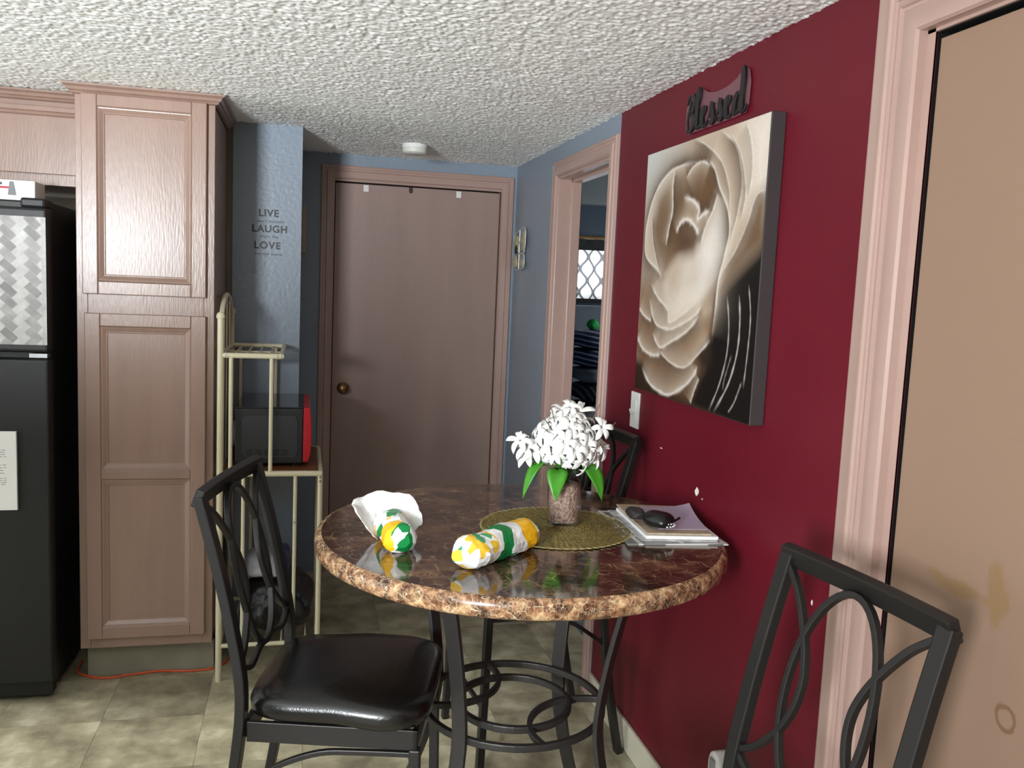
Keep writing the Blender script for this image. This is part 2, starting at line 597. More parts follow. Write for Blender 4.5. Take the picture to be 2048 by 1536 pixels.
def mixcol(prev, fac, col):
    mx = N.new('ShaderNodeMix'); mx.data_type = 'RGBA'
    if isinstance(prev, tuple):
        mx.inputs[6].default_value = prev
    else:
        L.new(prev, mx.inputs[6])
    mx.inputs[7].default_value = col
    L.new(fac, mx.inputs[0])
    return mx.outputs[2]


c_ = mixcol(srgb(144, 117, 99), blob_mask(1.195, 1.033, 0.095, 0.018, 1.75, 2.05, 34, 1.0), srgb(138, 110, 80))
c_ = mixcol(c_, blob_mask(1.118, 1.055, 0.026, 0.055, 1.75, 2.05, 34, 4.0), srgb(138, 110, 80))
# glue ring left by a hook
mp = N.new('ShaderNodeMapping'); mp.inputs['Location'].default_value = (0, -1.075, -0.868); mp.inputs['Scale'].default_value = (0, 1, 1)
L.new(tc.outputs['Object'], mp.inputs['Vector'])
ln = N.new('ShaderNodeVectorMath'); ln.operation = 'LENGTH'; L.new(mp.outputs[0], ln.inputs[0])
nz = N.new('ShaderNodeTexNoise'); nz.inputs['Scale'].default_value = 40; L.new(tc.outputs['Object'], nz.inputs['Vector'])
a1 = N.new('ShaderNodeMath'); a1.operation = 'MULTIPLY_ADD'; a1.inputs[1].default_value = 0.012; L.new(nz.outputs[0], a1.inputs[0]); L.new(ln.outputs['Value'], a1.inputs[2])
a2 = N.new('ShaderNodeMath'); a2.operation = 'SUBTRACT'; a2.inputs[1].default_value = 0.0245; L.new(a1.outputs[0], a2.inputs[0])
a3 = N.new('ShaderNodeMath'); a3.operation = 'ABSOLUTE'; L.new(a2.outputs[0], a3.inputs[0])
a4 = N.new('ShaderNodeMapRange'); a4.inputs[1].default_value = 0.002; a4.inputs[2].default_value = 0.005; a4.inputs[3].default_value = 0.75; a4.inputs[4].default_value = 0; L.new(a3.outputs[0], a4.inputs[0])
c_ = mixcol(c_, a4.outputs[0], srgb(112, 80, 54))
L.new(c_, B.inputs['Base Color'])
jm = j.build('jamb', PAINT_TRIM)
e2 = bpy.data.objects.new('door_2', None); COL.objects.link(e2); e2.location = (XR + .04, 0.99, 0)
struct(e2, 'worn beige flush door beside the dining table')
d2 = MB().box((XR + .006, EY0 + .022, 0.008), (XR + .041, EY1 - .006, EZ - .022)).build('door_slab', WORN, bevel=.002)
pl = MB().box((XR + .0052, EY0 + .06, 0.30), (XR + .006, 1.122, 1.30)).build('patch_panel', WORN)
gp = MB().box((XR + .042, EY0 + .002, 0.0), (XR + .09, EY1 - .001, EZ - .001)).box((XR + .004, EY1 - .001, 0.0), (XR + .05, EY1 + .001, EZ)).box((XR + .004, EY0, EZ - .0115), (XR + .05, EY1, EZ - .0105)).build('dark_gap', BLACKG)
for o in (jm, d2, pl, gp):
    o.parent = e2
local(e2, jm, d2, pl, gp)
# the worn material is placed in the slab's object space: keep both at the world origin offset
for o in (d2, pl):
    o.data.transform(Matrix.Translation(o.location)); o.location = (0, 0, 0)
    o.data.transform(Matrix.Translation(Vector(e2.location))); o.location = -Vector(e2.location)

# baseboard, right
bb = MB().box((XR - .012, EY1 + .152, 0), (XR, 2.945, 0.095)).build('baseboard_right', BASEB, bevel=.003)
struct(bb, 'cream baseboard along the red wall')

# bedroom beyond the doorway
CARP = mat('speckled_carpet', srgb(70, 74, 78), 0.95, var=0.9, vscale=160, col2=srgb(150, 154, 158), bump=0.8, bscale=200, detail=2)
struct(MB().box((1.215, 2.0, -.1), (3.6, 6.19, 0.004)).build('floor_bedroom', CARP), 'grey speckled bedroom carpet')
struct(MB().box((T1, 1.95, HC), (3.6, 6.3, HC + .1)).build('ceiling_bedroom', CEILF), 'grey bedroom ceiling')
w = MB()
bx0, bx1, bz0, bz1 = 1.80, 3.05, 1.46, 1.86
w.box((T1, 6.19, 0), (bx0, 6.29, HC)).box((bx1, 6.19, 0), (3.6, 6.29, HC)).box((bx0, 6.19, 0), (bx1, 6.29, bz0)).box((bx0, 6.19, bz1), (bx1, 6.29, HC))
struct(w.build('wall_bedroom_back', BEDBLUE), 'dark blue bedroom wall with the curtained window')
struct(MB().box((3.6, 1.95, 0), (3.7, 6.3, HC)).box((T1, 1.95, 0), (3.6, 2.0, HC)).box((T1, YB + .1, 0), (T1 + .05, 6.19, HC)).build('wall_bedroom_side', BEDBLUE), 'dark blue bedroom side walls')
f = MB()
for a, b in (((bx0, 6.2, bz0), (bx0 + .04, 6.27, bz1)), ((bx1 - .04, 6.2, bz0), (bx1, 6.27, bz1)), ((bx0, 6.2, bz0), (bx1, 6.27, bz0 + .03)), ((bx0, 6.2, bz1 - .03), (bx1, 6.27, bz1))):
    f.box(a, b)
wf = struct(f.build('window_1', WHITEP), 'narrow high bedroom window behind the patterned curtain')
GLASS = mat('window_glass', (1, 1, 1, 1), 0.0, trans=1.0)
MB().box((bx0 + .04, 6.235, bz0 + .03), (bx1 - .04, 6.239, bz1 - .03)).build('pane', GLASS, wf)
# thin clear glass lets daylight straight through
nt = GLASS.node_tree
nt.nodes.clear()
o_ = nt.nodes.new('ShaderNodeOutputMaterial'); t_ = nt.nodes.new('ShaderNodeBsdfTransparent'); g_ = nt.nodes.new('ShaderNodeBsdfGlossy'); m_ = nt.nodes.new('ShaderNodeMixShader')
g_.inputs['Roughness'].default_value = 0.02; m_.inputs[0].default_value = 0.06
nt.links.new(t_.outputs[0], m_.inputs[1]); nt.links.new(g_.outputs[0], m_.inputs[2]); nt.links.new(m_.outputs[0], o_.inputs[0])

# ------------------------------------------------------------------ pantry cabinet


def raised_door(name, parent, x0, x1, z0, z1, y, rails, mat_, th=0.02):
    """framed cabinet door facing -Y at y; rails: list of (z0,z1) of recessed panels"""
    sw = 0.050
    y1 = y + th
    mb = MB()
    mb.box((x0, y, z0), (x0 + sw, y1, z1)).box((x1 - sw, y, z0), (x1, y1, z1))
    zs = [z0] + [v for p in rails for v in p] + [z1]
    for k in range(0, len(zs), 2):
        mb.box((x0 + sw, y, zs[k]), (x1 - sw, y1, zs[k + 1]))
    d = mb.build(name, mat_, parent, bevel=.003)
    for a, b in rails:
        X0, X1 = x0 + sw, x1 - sw
        MB().box((X0, y + .0135, a), (X1, y1, b)).build('panel', mat_, d)
        m2 = MB()
        wd = 0.024
        pr = [(0, 0.0145), (0, 0.0005), (0.003, 0.0035), (0.006, .0040), (0.019, .0105), (0.021, .0105), (wd, .0138), (wd, .0145)]
        cs = [(X0, a, 1, 1), (X1, a, -1, 1), (X1, b, -1, -1), (X0, b, 1, -1)]
        vs = []
        for cx, cz, sx, sz in cs:
            for q, dd in pr:
                vs.append((cx + sx * q, y + dd, cz + sz * q))
        k = len(pr)
        fs = [(i * k + j, i * k + (j + 1) % k, ((i + 1) % 4) * k + (j + 1) % k, ((i + 1) % 4) * k + j) for i in range(4) for j in range(k)]
        m2.add(vs, fs).build('moulding', mat_, d)
    return d


PX0, PX1, PY = -0.757, -0.307, 3.29
pt = thing('pantry_cabinet', 'tall taupe painted pantry cabinet with two framed doors', 'cabinet', (-0.53, 3.5, 0))
parts = []
car = MB()
car.box((PX0, PY + .02, 0.135), (PX0 + .018, 3.795, 2.09)).box((PX1 - .018, PY + .02, 0.135), (PX1, 3.795, 2.09))
car.box((PX0, PY + .02, 0.135), (PX1, 3.795, 0.153)).box((PX0, PY + .02, 2.072), (PX1, 3.795, 2.09)).box((PX0, 3.78, .135), (PX1, 3.795, 2.09))
parts.append(car.build('carcass', PAINT, bevel=.001))
ff = MB()
ff.box((PX0, PY, 0.140), (PX0 + .035, PY + .02, 2.10)).box((PX1 - .035, PY, 0.140), (PX1, PY + .02, 2.10))
ff.box((PX0 + .035, PY, 0.140), (PX1 - .035, PY + .02, 0.19)).box((PX0 + .035, PY, 1.345), (PX1 - .035, PY + .02, 1.42)).box((PX0 + .035, PY, 2.055), (PX1 - .035, PY + .02, 2.10))
parts.append(ff.build('face_frame', PAINT, bevel=.0015))
parts.append(raised_door('door', None, PX0 + .022, PX1 - .026, 1.415, 2.085, PY - .0205, [(1.415 + .045, 2.085 - .04)], PAINT))
parts.append(raised_door('door', None, PX0 + .027, PX1 - .026, 0.180, 1.350, PY - .0205, [(0.18 + .045, 0.765), (0.80, 1.350 - .045)], PAINT))
cr = MB()
pr = [(0, 0), (.010, .004), (.014, .010), (.020, .013), (.024, .022), (.034, .028), (.036, .034), (0, .034)]
cz = 2.081
vs = []
cs = [(PX0, PY + .3, -1, 0), (PX0, PY, -1, -1), (PX1, PY, 1, -1), (PX1, 3.795, 1, 0)]
for cx, cy, sx, sy in cs:
    for q, h_ in pr:
        vs.append((cx + sx * q, cy + sy * q, cz + h_))
k = len(pr)
fs = [(i * k + j_, i * k + (j_ + 1) % k, (i + 1) * k + (j_ + 1) % k, (i + 1) * k + j_) for i in range(3) for j_ in range(k)] + [tuple(range(k)), tuple(3 * k + j_ for j_ in range(k))]
parts.append(cr.add(vs, fs).build('crown_moulding', PAINT))
parts.append(MB().box((PX0 + .005, 3.375, 0), (PX1 - .002, 3.395, 0.118)).build('toe_kick', TOEK))
for o in parts:
    o.parent = pt
local(pt, *parts)

# ------------------------------------------------------------------ cabinet above the refrigerator
uc = thing('wall_cabinet', 'taupe wall cabinet mounted above the refrigerator', 'cabinet', (-1.2, 3.6, 1.82))
UX0, UX1, UY = -1.62, -0.758, 3.49
parts = [MB().box((UX0, UY + .02, 1.80), (UX1, 3.895, 2.09)).box((UX0, UY, 1.79), (UX1, UY + .02, 1.835)).box((UX0, UY, 2.06), (UX1, UY + .02, 2.10)).box((UX1 - .03, UY, 1.79), (UX1, UY + .02, 2.10)).build('carcass', PAINT, bevel=.0015)]
for dx0, dx1 in ((-1.043, UX1 - .004), (UX0 + .02, -1.049)):
    dd_ = MB().box((dx0, UY - .0205, 1.828), (dx1, UY - .0005, 2.062)).build('door', PAINT, bevel=.002)
    MB().sweep([(dx0, UY - .0205, 2.036), (dx1, UY - .0205, 2.036)], [(-.010, 0), (-.004, .006), (.004, .007), (.009, 0)], (0, -1, 0)).build('moulding', PAINT, dd_)
    parts.append(dd_)
vs = []
for cx in (UX0, UX1 - .001):
    for q, h_ in pr:
        vs.append((cx, UY - q, cz + h_))
fs = [(j_, (j_ + 1) % k, k + (j_ + 1) % k, k + j_) for j_ in range(k)] + [tuple(range(k)), tuple(k + j_ for j_ in range(k))]
parts.append(MB().add(vs, fs).build('crown_moulding', PAINT))
for o in parts:
    o.parent = uc
local(uc, *parts)

# ------------------------------------------------------------------ refrigerator
fr = thing('refrigerator', 'black top-freezer refrigerator with marble-pattern film on the freezer door', 'refrigerator', (-1.19, 3.45, 0))
FX0, FX1, FY = -1.56, -0.815, 3.165
parts = []
parts.append(MB().box((FX0 + .005, FY + .065, 0.03), (FX1 - .012, 3.86, 1.715)).build('body', BLACKFR, bevel=.006))
fz = MB().box((FX0, FY, 1.218), (FX1, FY + .06, 1.690)).build('freezer_door', BLACKFR, bevel=.010, segs=3)
fd = MB().box((FX0, FY, 0.075), (FX1, FY + .06, 1.196)).build('fridge_door', BLACKFR, bevel=.010, segs=3)
hg = MB().box((FX1 - .062, FY + .010, 1.198), (FX1 - .006, FY + .05, 1.214)).build('hinge', STEEL, bevel=.002)
hg2 = MB().box((FX1 - .085, FY + .02, 1.690), (FX1 - .01, FY + .12, 1.722)).build('hinge_cover', BLACKFR, bevel=.008)
kp = MB().box((FX0 + .01, FY + .03, 0.02), (FX1 - .012, FY + .08, 0.072)).build('kick_grille', BLACKG)
feet = []
for fx_, fy_ in ((FX1 - .05, FY + .12), (FX0 + .05, FY + .12), (FX1 - .05, 3.8), (FX0 + .05, 3.8)):
    feet.append(MB().lathe([(.016, 0), (.016, .03)], 12, (fx_, fy_, 0)).build('foot', BLACKG))
# film printed as herringbone marble tiles
FILM = mat('marble_film', srgb(222, 219, 217), 0.35, spec=.2)
nt, N, L, B = nodes_of(FILM)
at = N.new('ShaderNodeVertexColor'); at.layer_name = 'Col'
nz = N.new('ShaderNodeTexNoise'); nz.inputs['Scale'].default_value = 28; nz.inputs['Detail'].default_value = 6
tc = N.new('ShaderNodeTexCoord'); L.new(tc.outputs['Object'], nz.inputs['Vector'])
r_ = N.new('ShaderNodeMapRange'); r_.inputs[1].default_value = .35; r_.inputs[2].default_value = .7; r_.inputs[3].default_value = .80; r_.inputs[4].default_value = 1.08; L.new(nz.outputs[0], r_.inputs[0])
mm = N.new('ShaderNodeMix'); mm.data_type = 'RGBA'; mm.blend_type = 'MULTIPLY'; mm.inputs[0].default_value = 1; L.new(at.outputs[0], mm.inputs[6]); L.new(r_.outputs[0], mm.inputs[7]); L.new(mm.outputs[2], B.inputs['Base Color'])
PX_0, PX_1, PZ0, PZ1 = FX0 + .012, FX1 - .004, 1.243, 1.660


def clip_poly(poly, x0, x1, z0, z1):
    for ax, lim, sg in ((0, x0, 1), (0, x1, -1), (1, z0, 1), (1, z1, -1)):
        out = []
        for i in range(len(poly)):
            a, b = poly[i], poly[(i + 1) % len(poly)]
            ia, ib = (a[ax] - lim) * sg >= 0, (b[ax] - lim) * sg >= 0
            if ia:
                out.append(a)
            if ia != ib:
                t = (lim - a[ax]) / (b[ax] - a[ax])
                out.append((a[0] + t * (b[0] - a[0]), a[1] + t * (b[1] - a[1])))
        poly = out
        if len(poly) < 3:
            return []
    return poly


bw = 0.0262          # short side of a printed brick, long side is twice
r_f = random.Random(5)
cols = []
mb = MB()
mb.add([(PX_0, FY - .0008, PZ0), (PX_1, FY - .0008, PZ0), (PX_1, FY - .0008, PZ1), (PX_0, FY - .0008, PZ1)], [(0, 1, 2, 3)])
cols.append((.50, .49, .48))
c45 = math.sqrt(.5)
for i in range(-40, 40):
    for j_ in range(-40, 40):
        # herringbone in the unrotated lattice: one horizontal and one vertical brick per cell step
        for kind in (0, 1):
            u0 = (i + 4 * j_) if kind == 0 else (i + 4 * j_ + 2)
            v0 = i if kind == 0 else i - 1
            if kind == 0:
                rect = (u0, v0, u0 + 2, v0 + 1)
            else:
                rect = (u0, v0, u0 + 1, v0 + 2)
            g = .03
            q = [(rect[0] + g, rect[1] + g), (rect[2] - g, rect[1] + g), (rect[2] - g, rect[3] - g), (rect[0] + g, rect[3] - g)]
            q = [((a - b) * c45 * bw - .905, (a + b) * c45 * bw + 1.45) for a, b in q]
            q = clip_poly(q, PX_0, PX_1 - .014, PZ0, PZ1)
            if len(q) >= 3:
                mb.add([(a, FY - .0012, b) for a, b in q], [tuple(range(len(q)))])
                if kind == 0:
                    v = r_f.uniform(.54, .62); cols.append((v, v * .98, v * .965))
                else:
                    v = r_f.uniform(.25, .40); cols.append((v, v * .975, v * .96))
film = mb.build('contact_film', FILM)
ca = film.data.color_attributes.new('Col', 'FLOAT_COLOR', 'CORNER')
for p, cc in zip(film.data.polygons, cols):
    for li in p.loop_indices:
        ca.data[li].color = cc + (1,)
parts += [fz, fd, hg, hg2, kp] + feet
film.parent = fz
for o in parts:
    o.parent = fr
local(fr, *parts)

# note on the fridge door, box on top of it
PRN = mat('printed_note', srgb(236, 235, 232), 0.6)
np_ = thing('note_pad', 'thick white printed note sheets fixed to the black refrigerator door', 'papers', (-1.01, FY - .004, 0.80))
parts = [MB().box((-1.12, FY - .013, 0.690), (-0.914, FY - .001, 0.955)).build('sheets', PRN, bevel=.001)]
for n_, (za, zb) in enumerate(((0.895, 0.865), (0.845, 0.808), (0.800, 0.772))):
    t = MB()
    rows = 4
    for r0 in range(rows):
        zz = za + (zb - za) * r0 / rows
        xx = -1.10
        while xx < -.952:
            wd = rnd.uniform(.008, .02)
            t.box((xx, FY - .0133, zz - .003), (min(xx + wd, -.945), FY - .0130, zz))
            xx += wd + .004
    parts.append(t.build('printed_lines', mat('grey_print_%d' % n_, srgb(176, 176, 178), .7)))
for o in parts:
    o.parent = np_
local(np_, *parts)
CARD = mat('white_card', srgb(240, 240, 240), .5)
bx = thing('carton', 'white carton with a red stripe lying on top of the refrigerator', 'box', (-1.02, 3.36, 1.7155))
parts = [MB().box((-1.20, 3.30, 1.7155), (-0.885, 3.42, 1.785)).build('carton_body', CARD, bevel=.002)]
parts.append(MB().box((-1.20, 3.2992, 1.756), (-0.962, 3.3000, 1.763)).build('red_stripe', mat('print_red', srgb(190, 30, 60), .5)))
parts.append(MB().box((-1.10, 3.2992, 1.768), (-0.985, 3.3000, 1.776)).build('print_block', mat('print_dark', srgb(60, 60, 70), .5)))
parts.append(MB().add([(-.962, 3.2985, 1.78), (-.950, 3.2985, 1.78), (-.942, 3.2985, 1.735), (-.968, 3.2985, 1.735)], [(0, 1, 2, 3)]).build('grey_wedge', mat('print_grey', srgb(120, 120, 124), .5)))
for o in parts:
    o.parent = bx
local(bx, *parts)

# ------------------------------------------------------------------ baker's rack
rk = thing('bakers_rack', 'cream metal baker rack with arched back and wooden shelf beside the pantry', 'rack', (-0.1, 3.5, 0))
RX, RY0, RY1 = -0.282, 3.264, 3.760
XU, XL = -0.072, 0.074
parts = []
for y in (RY0, RY1):
    p = MB().tube([(RX, y, 0.0), (RX, y, 1.345)], 0.0115, 12).lathe([(0.0115, 0), (.015, .004), (.0155, .012), (.012, .021), (.004, .026)], 12, (RX, y, 1.343))
    parts.append(p.build('back_post', CREAM, smooth=40))
    parts.append(MB().tube([(XL, y, 0.0), (XL, y, 0.775)], 0.0095, 12).build('front_post', CREAM, smooth=40))
    parts.append(MB().tube([(RX, y, 0.783), (XL + .004, y, 0.783)], 0.0105, 12).build('rail', CREAM, smooth=40))
    parts.append(MB().tube([(RX, y, 1.215), (XU, y, 1.215)], 0.0100, 12).build('rail', CREAM, smooth=40))
    parts.append(MB().tube([(RX, y, 0.135), (XL, y, 0.135)], 0.0085, 12).build('rail', CREAM, smooth=40))
    for x in (-0.246, -0.106):
        parts.append(MB().tube([(x, y, 0.783), (x, y, 1.215)], 0.0075, 10).build('bar', CREAM, smooth=40))
    for x in (-0.200, -0.016):
        parts.append(MB().tube([(x, y, 0.135), (x, y, 0.783)], 0.0070, 10).build('bar', CREAM, smooth=40))
    for x, z in ((-0.262, 1.215), (XU - .012, 1.215), (XL, .755), (-.016, .60), (XL, .77)):
        parts.append(MB().lathe([(.0042, 0), (.003, .0025)], 10, (0, 0, 0)).build('bolt', STEEL, loc=(x, y - .010 if y < 3.5 else y + .010, z)))
        parts[-1].rotation_euler = (R(90), 0, 0)
# arched back in the plane of the back posts
ym = (RY0 + RY1) / 2
arch = [(RX, ym + (RY1 - RY0) / 2 * math.cos(a), 1.26 + 0.165 * math.sin(a) ** .85 if math.sin(a) > 0 else 1.26) for a in [math.pi * i / 24 for i in range(25)]]
parts.append(MB().tube(arch, 0.0095, 10).build('back_arch', CREAM, smooth=40))
for k_ in range(1, 4):
    y = RY0 + (RY1 - RY0) * k_ / 4
    zt = 1.26 + 0.165 * max(0, 1 - ((y - ym) / ((RY1 - RY0) / 2)) ** 2) ** .45
    parts.append(MB().tube([(RX, y, 0.79), (RX, y, zt)], 0.0038, 8).build('back_bar', CREAM, smooth=40))
for z, x1 in ((1.215, XU), (0.783, XL), (0.135, XL)):
    parts.append(MB().tube([(x1, RY0, z), (x1, RY1, z)], 0.0095, 10).build('rail', CREAM, smooth=40))
    parts.append(MB().tube([(RX, RY0, z), (RX, RY1, z)], 0.0095, 10).build('rail', CREAM, smooth=40))
for k_ in range(1, 5):
    x = RX + (XU - RX) * k_ / 5
    parts.append(MB().tube([(x, RY0, 1.213), (x, RY1, 1.213)], 0.0030, 8).build('shelf_wire', CREAM, smooth=40))
parts.append(MB().tube([(RX, ym, 1.209), (XU, ym, 1.209)], 0.0035, 8).build('shelf_wire', CREAM, smooth=40))
parts.append(MB().box((RX + .006, RY0 + .012, 0.776), (XL - .010, RY1 - .012, 0.794)).build('wood_shelf', WOODSH, bevel=.002))
for k_ in range(1, 8):
    x = RX + (XL - RX) * k_ / 8
    parts.append(MB().tube([(x, RY0, 0.135), (x, RY1, 0.135)], 0.0030, 8).build('shelf_wire', CREAM, smooth=40))
for o in parts:
    o.parent = rk
local(rk, *parts)

# microwave on the wooden shelf, front to the right
mw = thing('microwave', 'black microwave oven with a red front on the rack', 'microwave', (-0.1, 3.52, 0.795))
parts = []
MX0, MX1, MY0, MY1, MZ0, MZ1 = -0.236, 0.010, 3.335, 3.735, 0.805, 1.018
parts.append(MB().box((MX0, MY0, MZ0), (MX1, MY1, MZ1 - .004)).build('housing', MWB, bevel=.005))
parts.append(MB().box((MX0 + .002, MY0 - .001, MZ1 - .004), (MX1 + .001, MY1 + .001, MZ1 + .002)).build('top_cover', MWTOP, bevel=.002))
fp = [(MX1, MZ0 + .006), (MX1, MZ1), (MX1 + .022, MZ1), (MX1 + .029, MZ1 - .05), (MX1 + .031, MZ0 + .10), (MX1 + .028, MZ0 + .04), (MX1 + .018, MZ0 + .006)]
parts.append(MB().prism(fp, MY1 - MY0 + .004, 'y', MY0 - .002).build('front', MWRED, bevel=.003))
sp = [(MX0 + .024 + .01 * 0, MZ0 + .05), (MX0 + .035, MZ0 + .028), (MX0 + .06, MZ0 + .022), (MX1 - .045, MZ0 + .022), (MX1 - .025, MZ0 + .03), (MX1 - .02, MZ0 + .05), (MX1 - .02, MZ1 - .045), (MX1 - .03, MZ1 - .03), (MX0 + .035, MZ1 - .03), (MX0 + .024, MZ1 - .045)]
parts.append(MB().prism(sp, .003, 'y', MY0 - .003).build('side_panel', mat('microwave_panel', srgb(44, 47, 52), .45), bevel=.002))
for c_i in range(5):
    for r_i in range(4):
        x = MX0 + .040 + c_i * .032
        z = MZ0 + .052 - r_i * .0062
        parts.append(MB().box((x, MY0 - .0036, z), (x + .024, MY0 - .0028, z + .0032)).build('vent_slot', BLACKG))
for x, y in ((MX0 + .03, MY0 + .03), (MX1 - .03, MY0 + .03), (MX0 + .03, MY1 - .03), (MX1 - .03, MY1 - .03)):
    parts.append(MB().lathe([(.012, 0), (.012, .012)], 12, (x, y, 0.794)).build('foot', BLACKG))
parts.append(MB().lathe([(.05, 0), (.05, .012), (.044, .018)], 20).build('rear_cap', mat('grey_plastic', srgb(120, 124, 130), .5), smooth=40, loc=(MX0 + .002, MY0 + .09, MZ0 + .10)))
parts[-1].rotation_euler = (0, R(-90), 0)
for o in parts:
    o.parent = mw
local(mw, *parts)


def lumpy(name, c, r, seed, mat_, amp=.12, n=28, m=18, flat=None, power=2.0, freq=3.0):
    """crumpled rounded body: superellipsoid with low-frequency noise"""
    rs = random.Random(seed)
    ph = [(rs.uniform(-1, 1) * freq, rs.uniform(-1, 1) * freq, rs.uniform(-1, 1) * freq, rs.uniform(0, 6.28)) for _ in range(9)]
    vs, fs = [], []
    sg = lambda v, p: math.copysign(abs(v) ** (2 / p), v)
    for j_ in range(m + 1):
        th = math.pi * j_ / m - math.pi / 2
        for i in range(n):
            a = 2 * math.pi * i / n
            d = (sg(math.cos(th), power) * sg(math.cos(a), power), sg(math.cos(th), power) * sg(math.sin(a), power), sg(math.sin(th), power))
            k_ = 1 + amp * sum(math.sin(p[0] * d[0] * 2 + p[1] * d[1] * 2 + p[2] * d[2] * 2 + p[3]) for p in ph) / 4
            p = [c[q] + r[q] * d[q] * k_ for q in range(3)]
            if flat is not None:
                p[2] = max(p[2], flat)
            vs.append(tuple(p))
    for j_ in range(m):
        for i in range(n):
            fs.append((j_ * n + i, j_ * n + (i + 1) % n, (j_ + 1) * n + (i + 1) % n, (j_ + 1) * n + i))
    return MB().add(vs, fs).build(name, mat_, smooth=60)


bg = lumpy('plastic_bag', (0.0, 0.0, 0.0), (.135, .17, .105), 4, BLACKBAG, .16, 36, 22, flat=-.085, power=2.6)
bg.location = (-0.075, 3.50, 0.228)
tag(bg, 'crumpled black plastic bag on the lowest shelf of the rack', 'bag')
pk = thing('snack_package', 'grey and blue plastic package lying on the black bag', 'package', (-0.12, 3.50, 0.36))
b1 = lumpy('pouch', (-.12, 3.50, .376), (.085, .12, .045), 9, mat('package_grey', srgb(178, 180, 188), .25), .10, 28, 16, power=3.0)
b2 = lumpy('pouch_band', (-.065, 3.50, .380), (.034, .124, .048), 9, mat('package_blue', srgb(28, 44, 96), .25), .10, 28, 16, power=3.0)
for o in (b1, b2):
    o.parent = pk
local(pk, b1, b2)

# orange cord along the toe kick
cp = smooth_path([(-0.80, 3.50, .005), (-0.79, 3.40, .005), (-0.735, 3.352, .005), (-0.68, 3.335, .005), (-0.60, 3.352, .005), (-0.50, 3.370, .005), (-0.42, 3.358, .005), (-0.34, 3.358, .005), (-0.30, 3.375, .005), (-0.265, 3.43, .005), (-0.25, 3.55, .005)], 10)
tag(MB().tube(cp, .0042, 8).build('extension_cord', CORD, smooth=60), 'orange extension cord lying along the pantry toe kick', 'cord')

# ------------------------------------------------------------------ round table
MARB = mat('brown_marble', srgb(60, 40, 32), 0.10, spec=0.55, coat=0.3)
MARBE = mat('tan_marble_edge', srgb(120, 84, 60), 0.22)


def marble(m, dark, mid, tan, vein, vs_, amt, detail_scale):
    nt, N, L, B = nodes_of(m)
    tc = N.new('ShaderNodeTexCoord')
    nz = N.new('ShaderNodeTexNoise'); nz.inputs['Scale'].default_value = vs_ * .6; nz.inputs['Detail'].default_value = 8; nz.inputs['Roughness'].default_value = .65
    L.new(tc.outputs['Object'], nz.inputs['Vector'])
    mx = N.new('ShaderNodeMix'); mx.data_type = 'VECTOR'; mx.inputs[0].default_value = .9 / (vs_ * 6)
    L.new(tc.outputs['Object'], mx.inputs[4]); L.new(nz.outputs['Color'], mx.inputs[5])
    v1 = N.new('ShaderNodeTexVoronoi'); v1.feature = 'DISTANCE_TO_EDGE'; v1.inputs['Scale'].default_value = vs_
    L.new(mx.outputs[1], v1.inputs['Vector'])
    v2 = N.new('ShaderNodeTexVoronoi'); v2.feature = 'DISTANCE_TO_EDGE'; v2.inputs['Scale'].default_value = vs_ * detail_scale
    L.new(mx.outputs[1], v2.inputs['Vector'])
    vc = N.new('ShaderNodeTexVoronoi'); vc.inputs['Scale'].default_value = vs_
    L.new(mx.outputs[1], vc.inputs['Vector'])
    nb = N.new('ShaderNodeTexNoise'); nb.inputs['Scale'].default_value = vs_ * .45; nb.inputs['Detail'].default_value = 7; nb.inputs['Roughness'].default_value = .65
    L.new(tc.outputs['Object'], nb.inputs['Vector'])
    r0 = N.new('ShaderNodeValToRGB')
    el = r0.color_ramp.elements
    el[0].position = .38; el[0].color = dark
    el[1].position = .66; el[1].color = tan
    el.new(.52).color = mid
    L.new(nb.outputs[0], r0.inputs[0])
    # tint each clast
    hs = N.new('ShaderNodeHueSaturation'); sp = N.new('ShaderNodeSeparateColor'); L.new(vc.outputs['Color'], sp.inputs[0])
    mr = N.new('ShaderNodeMapRange'); mr.inputs[3].default_value = .55; mr.inputs[4].default_value = 1.35; L.new(sp.outputs[0], mr.inputs[0]); L.new(mr.outputs[0], hs.inputs['Value']); L.new(r0.outputs[0], hs.inputs['Color'])
    out = hs.outputs[0]
    for v, wdt, a in ((v1, .07 if vs_ > 40 else .05, amt), (v2, .10, amt * .7)):
        nn = N.new('ShaderNodeTexNoise'); nn.inputs['Scale'].default_value = vs_ * 1.1; nn.inputs['Detail'].default_value = 3; nn.noise_dimensions = '4D'; nn.inputs['W'].default_value = wdt * 100
        L.new(tc.outputs['Object'], nn.inputs['Vector'])
        r1 = N.new('ShaderNodeMapRange'); r1.inputs[1].default_value = 0; r1.inputs[2].default_value = wdt; r1.inputs[3].default_value = 1; r1.inputs[4].default_value = 0
        L.new(v.outputs['Distance'], r1.inputs[0])
        r2 = N.new('ShaderNodeMapRange'); r2.inputs[1].default_value = .44; r2.inputs[2].default_value = .68; r2.inputs[3].default_value = 0; r2.inputs[4].default_value = a
        L.new(nn.outputs[0], r2.inputs[0])
        mu = N.new('ShaderNodeMath'); mu.operation = 'MULTIPLY'; L.new(r1.outputs[0], mu.inputs[0]); L.new(r2.outputs[0], mu.inputs[1])
        m2 = N.new('ShaderNodeMix'); m2.data_type = 'RGBA'; L.new(mu.outputs[0], m2.inputs[0]); L.new(out, m2.inputs[6]); m2.inputs[7].default_value = vein
        out = m2.outputs[2]
    L.new(out, B.inputs['Base Color'])


